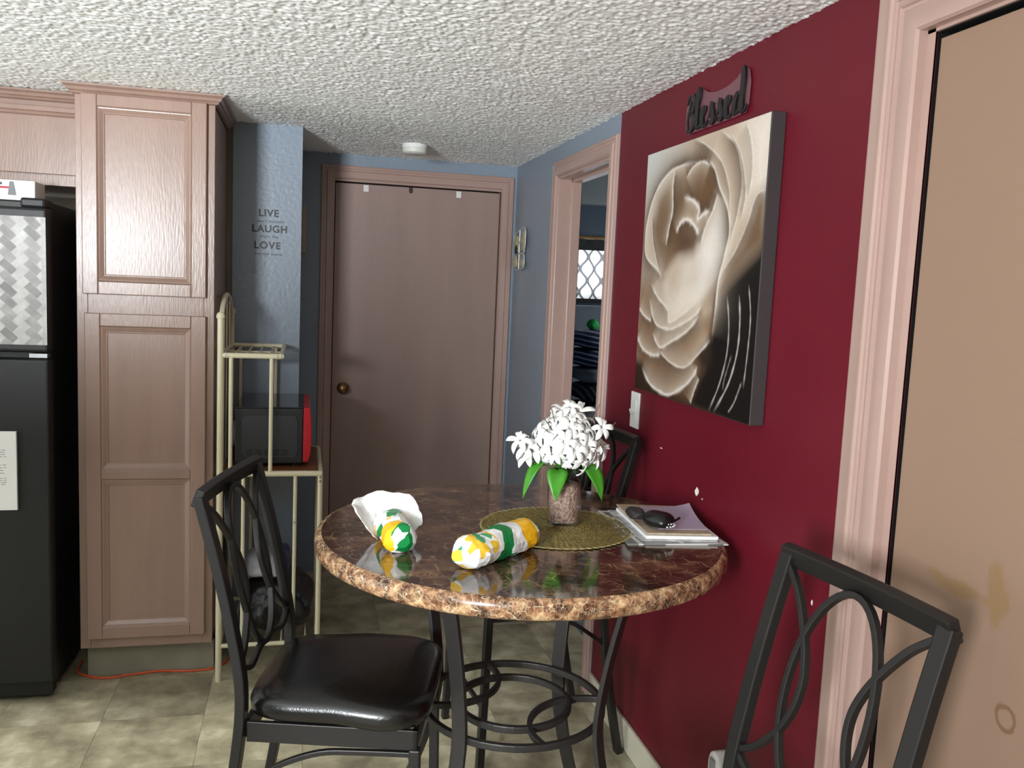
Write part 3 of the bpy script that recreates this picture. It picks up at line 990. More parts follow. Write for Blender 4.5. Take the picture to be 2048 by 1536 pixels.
marble(MARB, srgb(40, 27, 22), srgb(72, 49, 38), srgb(126, 96, 70), srgb(176, 146, 116), 24, .72, 2.0)
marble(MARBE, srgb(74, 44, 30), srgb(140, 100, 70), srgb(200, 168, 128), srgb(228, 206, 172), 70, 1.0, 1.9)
TX, TY, TR, TZ = 0.542, 2.072, 0.506, 0.90
tb = thing('dining_table', 'round brown faux-marble dining table on curved dark metal legs', 'table', (TX, TY, 0))
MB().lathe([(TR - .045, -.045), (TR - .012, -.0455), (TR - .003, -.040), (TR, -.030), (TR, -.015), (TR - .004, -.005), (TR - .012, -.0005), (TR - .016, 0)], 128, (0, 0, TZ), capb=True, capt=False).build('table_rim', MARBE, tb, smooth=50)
MB().lathe([(TR - .0158, -.004), (TR - .0158, 0.0002)], 128, (0, 0, TZ)).build('table_top', MARB, tb)
for k_ in range(4):
    a = R(-135 + 90 * k_)
    pts = []
    for i in range(29):
        z = .853 * i / 28
        r_ = .24 + (.32 - .24) * ((z - .45) / .405) ** 1.5 if z > .45 else .24 + (.40 - .24) * ((.45 - z) / .45) ** 1.6
        pts.append((r_ * math.cos(a), r_ * math.sin(a), z))
    MB().bar(pts, .038, .012, (math.cos(a), math.sin(a), 0)).build('leg', TIRON, tb, bevel=.0015)
circ = lambda r, z, n=56: [(r * math.cos(2 * math.pi * i / n), r * math.sin(2 * math.pi * i / n), z) for i in range(n)]
MB().bar(circ(.228, .445), .014, .018, (0, 0, 1), closed=True).build('foot_ring', TIRON, tb, bevel=.003, )
MB().bar(circ(.142, .445), .014, .018, (0, 0, 1), closed=True).build('inner_ring', TIRON, tb, bevel=.003)
for a0 in (-45, 135):
    cx, cy = .228 * math.cos(R(a0)), .228 * math.sin(R(a0))
    arc = []
    for i in range(25):
        b_ = R(a0 + 180 + (i - 12) / 12 * 70)
        arc.append((cx + .155 * math.cos(b_), cy + .155 * math.sin(b_), .445))
    MB().bar(arc, .013, .016, (0, 0, 1)).build('ring_scroll', TIRON, tb, bevel=.002)
MB().bar(circ(.30, .848), .02, .010, (0, 0, 1), closed=True).build('top_ring', TIRON, tb)

# ------------------------------------------------------------------ chairs (face +x, origin on the floor under the seat)


def back_x(z):
    return -.192 - .098 * max(0, (z - .60) / .45) ** 1.35


def back_pt(y, z, off=0.0):
    return (back_x(z) + off, y, z)


def make_chair(label):
    ch = thing('dining_chair', label, 'chair', group='black metal dining chairs round the table')
    # cushion
    n = 15
    vs, fs = [], []
    hx, hy = .205, .212
    for lay, (zz, ins) in enumerate(((.548, .012), (.556, .002), (.578, 0), (.592, .006), (.603, .024), (.609, .07), (.611, .13))):
        for i in range(40):
            a = 2 * math.pi * i / 40
            q = 5.0
            ca, sa = math.cos(a), math.sin(a)
            ex = math.copysign(abs(ca) ** (2 / q), ca) * (hx - ins)
            ey = math.copysign(abs(sa) ** (2 / q), sa) * (hy - ins - (.018 if ex < 0 else 0))
            # back corners notched round the posts
            vs.append((ex + .008, ey, zz))
    for j_ in range(6):
        for i in range(40):
            fs.append((j_ * 40 + i, j_ * 40 + (i + 1) % 40, (j_ + 1) * 40 + (i + 1) % 40, (j_ + 1) * 40 + i))
    fs += [tuple(range(40))[::-1], tuple(6 * 40 + i for i in range(40))]
    MB().add(vs, fs).build('seat_cushion', LEATH, ch, smooth=70)
    ap = MB()
    ap.box((-.18, -.188, .502), (.19, -.176, .547)).box((-.18, .176, .502), (.19, .188, .547)).box((.178, -.188, .502), (.19, .188, .547)).box((-.19, -.17, .502), (-.178, .17, .547))
    ap.build('seat_apron', IRON, ch, bevel=.0015)
    for s in (-1, 1):
        pts = smooth_path([(-.285, s * .182, 0), (-.243, s * .182, .20), (-.208, s * .183, .42), (-.192, s * .185, .60), back_pt(s * .184, .75), back_pt(s * .184, .90), back_pt(s * .184, 1.036)], 6)
        MB().bar(pts, .022, .032, (0, 1, 0)).build('rear_leg', IRON, ch, bevel=.003)
        MB().bar([(.184, s * .182, .505), (.190, s * .186, .25), (.198, s * .190, 0)], .024, .024, (0, 1, 0)).build('front_leg', IRON, ch, bevel=.003)
        br = smooth_path([(.178, s * .183, .492), (.06, s * .183, .490), (-.02, s * .183, .484), (-.10, s * .183, .455), (-.16, s * .183, .415), (-.213, s * .183, .375)], 5)
        MB().bar(br, .012, .012, (0, 1, 0)).build('side_brace', IRON, ch, bevel=.002)
    # top rail, slightly bowed
    tr = [back_pt(y, 1.032, -.010 * (1 - (y / .2) ** 2)) for y in [-.196 + .392 * i / 16 for i in range(17)]]
    MB().bar(tr, .040, .020, (1, 0, -.35)).build('top_rail', IRON, ch, bevel=.003)
    nb = (1, 0, .25)
    oval = []
    for i in range(48):
        a = 2 * math.pi * i / 48
        z = .835 + .183 * math.sin(a)
        oval.append(back_pt(.098 * math.cos(a), z))
    MB().bar(oval, .012, .014, nb, closed=True).build('back_oval', IRON, ch, bevel=.002)
    for s in (-1, 1):
        arc = smooth_path([back_pt(s * .178, 1.018), back_pt(s * .128, .975), back_pt(s * .078, .90), back_pt(s * .060, .835), back_pt(s * .078, .765), back_pt(s * .130, .70), back_pt(s * .180, .668)], 7)
        MB().bar(arc, .012, .014, nb).build('back_scroll', IRON, ch, bevel=.002)
        low = smooth_path([back_pt(s * .186, .668), back_pt(s * .12, .640), back_pt(s * .05, .655), back_pt(0, .655)], 6)
        MB().bar(low, .012, .014, nb).build('lower_scroll', IRON, ch, bevel=.002)
    MB().bar([(.195, y, .22 + .0 * y) for y in (-.186, .186)], .012, .012, (1, 0, 0)).build('front_stretcher', IRON, ch)
    return ch


c0 = make_chair('black metal chair with leather seat in the foreground, left of the table')
c0.location = (.120, 2.0, 0)
c0.rotation_euler = (0, 0, R(-15))
dup(c0, (.62, 1.194, 0), R(186.1), 'black metal chair by the beige side door, its scrolled back nearest the viewer')
dup(c0, (.725, 2.70, 0), R(187), 'black metal chair behind the table by the light switch')
# ------------------------------------------------------------------ things on the table
ZT = TZ + .0004
# woven gold placemat: concentric braid with a looped border
GOLD = mat('woven_gold', srgb(128, 112, 62), 0.5, metal=0.2, var=.4, vscale=90)
pm = thing('placemat', 'round woven gold placemat under the glass jar', 'placemat', (.632, 2.072, ZT))
n_r, n_a = 58, 150
vs, fs = [], []
for i in range(n_r + 1):
    r_ = .004 + .184 * i / n_r
    for j_ in range(n_a):
        a = 2 * math.pi * (j_ + (i % 2) * .5) / n_a
        z = .0022 + .0012 * (i % 2) * math.cos(j_ * math.pi) + rnd.uniform(0, .0020)
        vs.append((r_ * math.cos(a), r_ * math.sin(a), z))
for i in range(n_r):
    for j_ in range(n_a):
        fs.append((i * n_a + j_, i * n_a + (j_ + 1) % n_a, (i + 1) * n_a + (j_ + 1) % n_a, (i + 1) * n_a + j_))
fs.append(tuple(range(n_a))[::-1])
MB().add(vs, fs).build('weave', GOLD, pm)
bd = MB()
for j_ in range(64):
    a0, a1 = 2 * math.pi * j_ / 64, 2 * math.pi * (j_ + 1.25) / 64
    pts = []
    for q in range(7):
        t = q / 6
        a = a0 + (a1 - a0) * t
        r_ = .184 + .0085 * math.sin(math.pi * t)
        pts.append((r_ * math.cos(a), r_ * math.sin(a), .002 + .0015 * math.sin(math.pi * t)))
    bd.tube(pts, .0012, 5)
b_ = bd.build('loop_border', mat('gold_loop', srgb(178, 166, 112), .4, metal=.2), pm, smooth=60)

# jar vase
JX, JY, JZ = .660, 2.100, ZT + .0046
jr = thing('glass_jar', 'clear glass mason jar filled with sparkling brown gravel on the placemat', 'jar', (JX, JY, JZ))
JG = mat('jar_glass', (.96, .96, .95, 1), 0.02)
nt = JG.node_tree
nt.nodes.clear()
o_ = nt.nodes.new('ShaderNodeOutputMaterial'); t_ = nt.nodes.new('ShaderNodeBsdfTransparent'); g_ = nt.nodes.new('ShaderNodeBsdfGlossy'); m_ = nt.nodes.new('ShaderNodeMixShader'); fr_ = nt.nodes.new('ShaderNodeLayerWeight')
fr_.inputs[0].default_value = 0.12; g_.inputs['Roughness'].default_value = .03
t_.inputs[0].default_value = (.95, .95, .94, 1)
nt.links.new(fr_.outputs['Facing'], m_.inputs[0]); nt.links.new(t_.outputs[0], m_.inputs[1]); nt.links.new(g_.outputs[0], m_.inputs[2]); nt.links.new(m_.outputs[0], o_.inputs[0])
MB().lathe([(.036, 0), (.0415, .003), (.0435, .010), (.0438, .090), (.042, .104), (.036, .114), (.0335, .118), (.0335, .128), (.0350, .130), (.0350, .134), (.0335, .136), (.0335, .141), (.0325, .143)], 40, capt=False).build('jar_shell', JG, jr, smooth=50)
GRAV = mat('brown_gravel', srgb(118, 92, 82), 0.4, var=.6, vscale=150, col2=srgb(178, 150, 136), bump=1.0, bscale=170, bdist=.006, detail=2)
MB().lathe([(.030, .0065), (.0400, .009), (.0404, .088), (.0385, .100), (.030, .106)], 40).build('gravel_fill', GRAV, jr, smooth=50)
SPK = mat('glitter_chip', srgb(250, 240, 225), 0.1, metal=.4)
gl = MB()
for i in range(90):
    a, z = rnd.uniform(0, 6.28), rnd.uniform(.012, .098)
    r_ = .0406 if z < .09 else .0395
    d = rnd.uniform(.0006, .0013)
    c = Vector((r_ * math.cos(a), r_ * math.sin(a), z))
    q = [c + Vector((rnd.uniform(-d, d), rnd.uniform(-d, d), rnd.uniform(-d, d))) for _ in range(4)]
    gl.add(q, [(0, 1, 2), (0, 2, 3), (0, 3, 1), (1, 3, 2)])
g2 = gl.build('glitter', SPK, jr)
g2['kind'] = 'stuff'

# bouquet
bq = thing('flower_bouquet', 'bunch of white artificial flowers with green leaves standing in the jar', 'flowers', (JX, JY, JZ + .105))
PET = mat('white_petal', srgb(244, 244, 240), 0.6)
PET.node_tree.nodes['Principled BSDF'].inputs['Subsurface Weight'].default_value = 0.0
LEAF = mat('green_leaf', srgb(72, 150, 40), 0.4, var=.25, vscale=30)
STEM = mat('green_stem', srgb(70, 110, 50), 0.5)
TWIG = mat('brown_twig', srgb(92, 84, 74), 0.6)


def flower_mesh(seed, npet=6):
    r_ = random.Random(seed)
    mb = MB()
    for k_ in range(npet):
        a = 2 * math.pi * k_ / npet + r_.uniform(-.15, .15)
        ln_ = r_.uniform(.032, .041)
        wd = r_.uniform(.0115, .0150)
        droop = r_.uniform(.7, 1.7)
        vs = []
        ns = 7
        for i in range(ns):
            t = i / (ns - 1)
            w_ = wd * (math.sin(math.pi * min(1, t * .92 + .05)) ** .7) * (1 if t < .98 else .35)
            rad = ln_ * math.sin(droop * t) / droop * 1.15 + .002
            zz = .010 * math.sin(t * 2.2) - ln_ * (1 - math.cos(droop * t)) * .9
            for s, zc in ((-1, .0016), (0, -.0012), (1, .0016)):
                x, y = rad, s * w_ * .5 * 1.1
                vs.append((x * math.cos(a) - y * math.sin(a), x * math.sin(a) + y * math.cos(a), zz + zc))
        fs = []
        for i in range(ns - 1):
            for j_ in range(2):
                q = i * 3 + j_
                fs.append((q, q + 1, q + 4, q + 3))
        mb.add(vs, fs)
    o = mb.build('flower', PET, bq, smooth=80)
    md = o.modifiers.new('thickness', 'SOLIDIFY'); md.thickness = .0011
    return o


protos = [flower_mesh(s) for s in (1, 2, 3, 4)]
fc = Vector((JX - .005, JY, 1.115)) - Vector(bq.location)
spots = []
rf = random.Random(12)
for i in range(54):
    z = 1 - 1.55 * (i + .5) / 54
    a = i * 2.39996
    rr_ = math.sqrt(max(0, 1 - z * z))
    d = Vector((rr_ * math.cos(a), rr_ * math.sin(a), z))
    wdt = .082 - .030 * max(0, d.z)
    spots.append((fc + Vector((d.x * wdt, d.y * wdt, d.z * .080)) * rf.uniform(.80, 1.05), d))
for dx, dz in ((-.125, .010), (-.108, -.006), (-.085, -.018), (-.10, -.034), (.075, .012), (.098, -.012), (.085, .045), (.03, .078), (-.02, .085), (.005, .092)):
    spots.append((fc + Vector((dx, rf.uniform(-.03, .01), dz)), Vector((dx * 4, -.5, .35)).normalized()))
for i, (p, d) in enumerate(spots):
    src = protos[i % 4]
    if i < 4:
        o = src
    else:
        o = src.copy(); COL.objects.link(o); o.parent = bq
    o.location = p
    dd = (d + Vector((rf.uniform(-.35, .35), rf.uniform(-.35, .35), rf.uniform(-.1, .5)))).normalized()
    o.rotation_euler = dd.to_track_quat('Z', 'Y').to_euler()
    sc = rf.uniform(.85, 1.15)
    o.scale = (sc, sc, sc)
stm = MB()
for i in range(0, len(spots), 3):
    p, d = spots[i]
    stm.tube(smooth_path([(rf.uniform(-.012, .012), rf.uniform(-.012, .012), .0), (p.x * .25, p.y * .25, .03), tuple(p - d * .006)], 4), .0011, 5)
stm.build('stems', STEM, bq, smooth=60)


def leaf(base, d, ln_, wd, roll_):
    d = Vector(d).normalized()
    side = d.cross(Vector((0, 0, 1))).normalized()
    vs, ns = [], 10
    for i in range(ns):
        t = i / (ns - 1)
        c = Vector(base) + d * ln_ * (t - .28 * t * t) + Vector((0, 0, 1)) * ln_ * (.25 * t - 1.15 * t * t)
        w_ = wd * math.sin(math.pi * (t * .97 + .02)) ** .75 * (1 - .35 * t)
        up_ = Vector((0, 0, 1)) * .35 + d * .6 * t
        for s in (-1, -.5, 0, .5, 1):
            vs.append(c + side * w_ * s + Vector((0, 0, 1)) * (.20 * wd * abs(s)) + d * roll_ * s * w_)
    fs = []
    for i in range(ns - 1):
        for j_ in range(4):
            q = i * 5 + j_
            fs.append((q, q + 1, q + 6, q + 5))
    o = MB().add(vs, fs).build('leaf', LEAF, bq, smooth=80)
    md = o.modifiers.new('thickness', 'SOLIDIFY'); md.thickness = .0008


for b, d, l_, w_, r_ in (((-.030, -.030, .040), (-.35, -1, 0), .078, .030, .3), ((.034, -.025, .048), (.65, -.8, 0), .088, .030, -.3), ((-.05, -.005, .055), (-1, -.35, 0), .100, .020, .2), ((-.035, .0, .055), (-.9, .3, 0), .065, .010, .2), ((.045, .0, .055), (1, -.1, 0), .075, .015, .1), ((.05, .02, .05), (.9, .5, 0), .07, .014, 0), ((.0, .03, .05), (.1, 1, 0), .07, .018, 0)):
    leaf(b, d, l_, w_, r_)
for pts in ([(.02, .0, .07), (.05, 0, .13), (.082, .0, .205)], [(-.03, -.02, .07), (-.045, -.03, .13), (-.085, -.03, .185)], [(-.03, -.04, .08), (-.05, -.05, .125), (-.08, -.05, .15)], [(.04, -.02, .08), (.075, -.02, .115), (.12, -.02, .160)], [(-.03, -.03, .09), (-.045, -.03, .16), (-.055, -.03, .195)], [(.03, -.04, .06), (.06, -.05, .10), (.09, -.05, .11)]):
    MB().tube(smooth_path(pts, 5), .0012, 5, scale=None).build('twig', TWIG, bq, smooth=60)

# wrapped sandwiches
def wrap_mat(name, bands):
    m = mat(name, srgb(232, 232, 230), 0.5)
    nt, N, L, B = nodes_of(m)
    tc = N.new('ShaderNodeTexCoord')
    nz = N.new('ShaderNodeTexNoise'); nz.inputs['Scale'].default_value = 11; nz.inputs['Detail'].default_value = 1.0
    L.new(tc.outputs['Object'], nz.inputs['Vector'])
    sx = N.new('ShaderNodeSeparateXYZ'); L.new(tc.outputs['Object'], sx.inputs[0])
    ad = N.new('ShaderNodeMath'); ad.operation = 'MULTIPLY_ADD'; ad.inputs[1].default_value = .15; L.new(nz.outputs[0], ad.inputs[0]); L.new(sx.outputs['X'], ad.inputs[2])
    a2 = N.new('ShaderNodeMath'); a2.operation = 'MULTIPLY_ADD'; a2.inputs[1].default_value = .45; L.new(sx.outputs['Y'], a2.inputs[0]); L.new(ad.outputs[0], a2.inputs[2])
    mr = N.new('ShaderNodeMapRange'); mr.inputs[1].default_value = -.07; mr.inputs[2].default_value = .23; L.new(a2.outputs[0], mr.inputs[0])
    rp = N.new('ShaderNodeValToRGB'); rp.color_ramp.interpolation = 'CONSTANT'
    el = rp.color_ramp.elements
    el[0].position = 0; el[0].color = bands[0][1]
    el[1].position = bands[1][0]; el[1].color = bands[1][1]
    for p, c in bands[2:]:
        el.new(p).color = c
    L.new(mr.outputs[0], rp.inputs[0])
    # the folded end shows scraps of the print
    vo = N.new('ShaderNodeTexVoronoi'); vo.inputs['Scale'].default_value = 52; L.new(tc.outputs['Object'], vo.inputs['Vector'])
    sp = N.new('ShaderNodeSeparateColor'); L.new(vo.outputs['Color'], sp.inputs[0])
    r2 = N.new('ShaderNodeValToRGB'); r2.color_ramp.interpolation = 'CONSTANT'; e2_ = r2.color_ramp.elements
    e2_[0].position = 0; e2_[0].color = srgb(236, 236, 234); e2_[1].position = .58; e2_[1].color = srgb(242, 196, 60); e2_.new(.86).color = srgb(70, 160, 110)
    L.new(sp.outputs[1], r2.inputs[0])
    lt = N.new('ShaderNodeMath'); lt.operation = 'LESS_THAN'; lt.inputs[1].default_value = bands[-6][0] - .02; L.new(mr.outputs[0], lt.inputs[0])
    mxx = N.new('ShaderNodeMix'); mxx.data_type = 'RGBA'; L.new(lt.outputs[0], mxx.inputs[0]); L.new(rp.outputs[0], mxx.inputs[6]); L.new(r2.outputs[0], mxx.inputs[7])
    L.new(mxx.outputs[2], B.inputs['Base Color'])
    nb = N.new('ShaderNodeTexVoronoi'); nb.inputs['Scale'].default_value = 42; nb.feature = 'DISTANCE_TO_EDGE'
    L.new(tc.outputs['Object'], nb.inputs['Vector'])
    bp = N.new('ShaderNodeBump'); bp.inputs['Strength'].default_value = .55; bp.inputs['Distance'].default_value = .004; L.new(nb.outputs[0], bp.inputs['Height']); L.new(bp.outputs[0], B.inputs['Normal'])
    return m


GRN, YEL, WHT = srgb(0, 128, 60), srgb(240, 182, 20), srgb(234, 234, 232)
WM1 = wrap_mat('wrapper_print', [(0, WHT), (.035, YEL), (.07, WHT), (.10, YEL), (.14, WHT), (.21, YEL), (.26, WHT), (.37, GRN), (.55, WHT), (.66, YEL), (.88, WHT), (.95, GRN)])
WM2 = mat('wrapper_print_b', srgb(234, 234, 232), .5)
nt, N, L, B = nodes_of(WM2)
tc = N.new('ShaderNodeTexCoord')
nz = N.new('ShaderNodeTexNoise'); nz.inputs['Scale'].default_value = 20; L.new(tc.outputs['Object'], nz.inputs['Vector'])
mx = N.new('ShaderNodeMix'); mx.data_type = 'VECTOR'; mx.inputs[0].default_value = .03; of_ = N.new('ShaderNodeVectorMath'); of_.inputs[1].default_value = (.31, .17, .02); L.new(tc.outputs['Object'], of_.inputs[0]); L.new(of_.outputs[0], mx.inputs[4]); L.new(nz.outputs['Color'], mx.inputs[5])
vo = N.new('ShaderNodeTexVoronoi'); vo.inputs['Scale'].default_value = 27; L.new(mx.outputs[1], vo.inputs['Vector'])
sp = N.new('ShaderNodeSeparateColor'); L.new(vo.outputs['Color'], sp.inputs[0])
rp = N.new('ShaderNodeValToRGB'); rp.color_ramp.interpolation = 'CONSTANT'; el = rp.color_ramp.elements
el[0].position = 0; el[0].color = WHT; el[1].position = .38; el[1].color = YEL; el.new(.74).color = GRN
L.new(sp.outputs[1], rp.inputs[0]); L.new(rp.outputs[0], B.inputs['Base Color'])


def wrap(name, mat_, ln_, r, seed, parent, open_end=False):
    rs = random.Random(seed)
    ns, na = 20, 18
    ph = [(rs.uniform(-60, 60), rs.randint(-4, 4), rs.uniform(0, 6.28)) for _ in range(12)]
    vs = []
    for i in range(ns + 1):
        t = i / ns
        x = -ln_ / 2 + ln_ * t
        e = 1.0
        if t < .16:
            e = .42 + .58 * math.sin(t / .16 * math.pi / 2)
        if t > .86 and not open_end:
            e = .55 + .45 * math.cos((t - .86) / .14 * math.pi / 2)
        for j_ in range(na):
            a = 2 * math.pi * j_ / na
            k_ = 1 + .035 * sum(math.sin(p[0] * x + p[1] * a + p[2]) for p in ph) / 2.4 + rs.uniform(-.045, .045)
            y, z = r * 1.08 * e * k_ * math.cos(a), r * .95 * e * k_ * math.sin(a)
            vs.append((x + rs.uniform(-.0015, .0015), y, max(z, -r * .86)))
    fs = []
    for i in range(ns):
        for j_ in range(na):
            fs.append((i * na + j_, i * na + (j_ + 1) % na, (i + 1) * na + (j_ + 1) % na, (i + 1) * na + j_))
    fs.append(tuple(range(na))[::-1])
    if not open_end:
        fs.append(tuple(ns * na + j_ for j_ in range(na)))
    return MB().add(vs, fs).build(name, mat_, parent, smooth=14)


s2 = thing('wrapped_sandwich', 'sandwich roll in white, green and yellow paper lying in the middle of the table', 'sandwich', (.428, 1.845, ZT + .034), R(41))
wrap('wrapper', WM1, .275, .0385, 3, s2)
s1 = thing('wrapped_sandwich', 'wrapped sandwich with its white paper end flared open at the table left', 'sandwich', (.216, 1.960, ZT + .031), R(96))
wrap('wrapper', WM2, .150, .036, 8, s1, True)
# flared paper end
WPAP = mat('white_wrap_paper', srgb(236, 236, 236), .55, bump=.5, bscale=30, bdist=.004)
rs = random.Random(21)
ns, na = 9, 26
vs = []
ph = [(rs.uniform(1, 6), rs.uniform(0, 6.28), rs.uniform(.4, 1)) for _ in range(7)]
for i in range(ns + 1):
    t = i / ns
    for j_ in range(na):
        b = -1 + 2 * j_ / (na - 1)
        a = b * 1.95
        wob = sum(p[2] * math.sin(p[0] * a + p[1] + 2 * t) for p in ph) / 4
        rad = .036 + .048 * t ** .8 * (1 + .12 * wob)
        y = rad * math.sin(a) * (1.0 if abs(a) < 1.57 else .94) + .006 * t
        x = .052 + (.022 + .034 * t) * math.cos(a) + .004 * wob * t
        hgt = (.100 - .050 * b * b + .012 * b) * (1 + .10 * wob)
        z = -.031 + hgt * t + .010 * (1 - t) * (1 - abs(b))
        vs.append(Vector((x + rs.uniform(-.0022, .0022), y + rs.uniform(-.0022, .0022), max(-.0308, z + rs.uniform(-.002, .002)))))
fs = []
for i in range(ns):
    for j_ in range(na - 1):
        fs.append((i * na + j_, i * na + j_ + 1, (i + 1) * na + j_ + 1, (i + 1) * na + j_))
o = MB().add(vs, fs).build('paper_flare', WPAP, s1, smooth=18)
md = o.modifiers.new('thickness', 'SOLIDIFY'); md.thickness = .0006

# papers and magazines by the wall
def sheet(name, label, pts, z, th, mat_, cat='paper', curl=None):
    """pts: four corners (x,y); curl: (corner index, lift)"""
    n = 12
    vs, fs = [], []
    A, B_, C, D = [Vector((p[0], p[1], 0)) for p in pts]
    for side in (0, 1):
        for i in range(n + 1):
            for j_ in range(n + 1):
                u, v = i / n, j_ / n
                p = A * (1 - u) * (1 - v) + B_ * u * (1 - v) + C * u * v + D * (1 - u) * v
                lift = 0
                if curl:
                    cu, cv = ((0, 0), (1, 0), (1, 1), (0, 1))[curl[0]]
                    lift = curl[1] * max(0, 1 - math.hypot(u - cu, v - cv) * 1.6) ** 2
                vs.append((p.x, p.y, z + side * th + lift))
    m_ = (n + 1) ** 2
    ix = lambda i, j_, s: s * m_ + i * (n + 1) + j_
    for i in range(n):
        for j_ in range(n):
            fs.append((ix(i, j_, 0), ix(i, j_ + 1, 0), ix(i + 1, j_ + 1, 0), ix(i + 1, j_, 0)))
            fs.append((ix(i, j_, 1), ix(i + 1, j_, 1), ix(i + 1, j_ + 1, 1), ix(i, j_ + 1, 1)))
    for i in range(n):
        for a, b in (((i, 0), (i + 1, 0)), ((i + 1, n), (i, n)), ((0, i + 1), (0, i)), ((n, i), (n, i + 1))):
            fs.append((ix(*a, 0), ix(*b, 0), ix(*b, 1), ix(*a, 1)))
    c = sum((Vector((p[0], p[1], 0)) for p in pts), Vector()) / 4
    o = MB().add(vs, fs).build(name, mat_, smooth=30)
    o.data.transform(Matrix.Translation(Vector((-c.x, -c.y, -z))))
    o.location = (c.x, c.y, z)
    return tag(o, label, cat, 'papers stacked on the table')


MAG = mat('magazine_cover', srgb(190, 188, 184), .3)
o1 = sheet('magazine', 'grey photo magazine at the bottom of the paper stack', [(.795, 2.222), (.765, 1.912), (1.015, 1.885), (1.035, 2.190)], ZT, .003, MAG, 'magazine')
nt, N, L, B = nodes_of(MAG)
tc = N.new('ShaderNodeTexCoord'); bk = N.new('ShaderNodeTexBrick')
bk.inputs['Scale'].default_value = 1; bk.inputs['Brick Width'].default_value = .105; bk.inputs['Row Height'].default_value = .078; bk.inputs['Mortar Size'].default_value = .006; bk.offset = 0
bk.inputs['Color1'].default_value = srgb(96, 98, 96); bk.inputs['Color2'].default_value = srgb(128, 128, 124); bk.inputs['Mortar'].default_value = srgb(206, 205, 202)
L.new(tc.outputs['Object'], bk.inputs['Vector']); L.new(bk.outputs[0], B.inputs['Base Color'])
o2 = sheet('leaflet', 'white printed leaflet above the grey magazine', [(.822, 2.215), (.808, 1.930), (.995, 1.905), (1.03, 2.190)], ZT + .0034, .0022, mat('leaflet_paper', srgb(214, 214, 214), .45, var=.6, vscale=22, col2=srgb(120, 120, 124)), 'paper')
o3 = sheet('newspaper', 'folded tan newspaper in the middle of the paper stack', [(.850, 2.225), (.826, 1.945), (.985, 1.920), (1.028, 2.19)], ZT + .0150, .004, mat('newsprint', srgb(186, 166, 142), .8, var=.25, vscale=50), 'newspaper')
o2b = sheet('envelope', 'white envelope beneath the tan newspaper', [(.842, 2.205), (.822, 1.938), (1.000, 1.912), (1.028, 2.182)], ZT + .0060, .0080, mat('envelope_white', srgb(228, 228, 226), .6), 'paper')
o4 = sheet('purple_sheet', 'pale purple paper sheet on top of the newspaper', [(.905, 2.19), (.868, 1.972), (.992, 1.955), (1.038, 2.165)], ZT + .0195, .001, mat('purple_paper', srgb(186, 168, 192), .7), 'paper', curl=(3, .014))

# hair clip with rhinestones
hc = thing('hair_clip', 'black padded hair clip with white rhinestones lying on the papers', 'hair clip', (.872, 1.985, ZT + .0207))
hc.scale = (1.3, 1.3, 1.2)
BLK = mat('black_satin', srgb(14, 14, 15), .35)
pd = lumpy('clip_bow', (0, 0, .017), (.026, .033, .016), 5, BLK, .06, 28, 16, power=2.3)
pd.parent = hc; pd.rotation_euler = (0, 0, R(25))
tl = lumpy('clip_tail', (-.030, .045, .018), (.016, .026, .012), 6, mat('black_mesh_fabric', srgb(40, 36, 36), .7), .14, 24, 14, power=2.2)
tl.parent = hc
MB().tube([(.018, -.006, .010), (.034, .000, .013), (.046, .006, .017)], .0024, 8).build('clip_pin', BLK, hc, smooth=60)
for r0 in range(3):
    for c_i in range(5):
        a = R(-112 + c_i * 15 + (r0 % 2) * 7)
        el = .016 - r0 * .0052
        rr_ = math.sqrt(max(.05, 1 - ((el - .004) / .018) ** 2))
        p = Vector((.0268 * rr_ * math.cos(a), .0338 * rr_ * math.sin(a), el + .004))
        p.rotate(Euler((0, 0, R(25))))
        MB().lathe([(.0016, -.0012), (.0021, 0), (.0012, .0014)], 8).build('rhinestone', WHITEP, hc, smooth=40, loc=p)

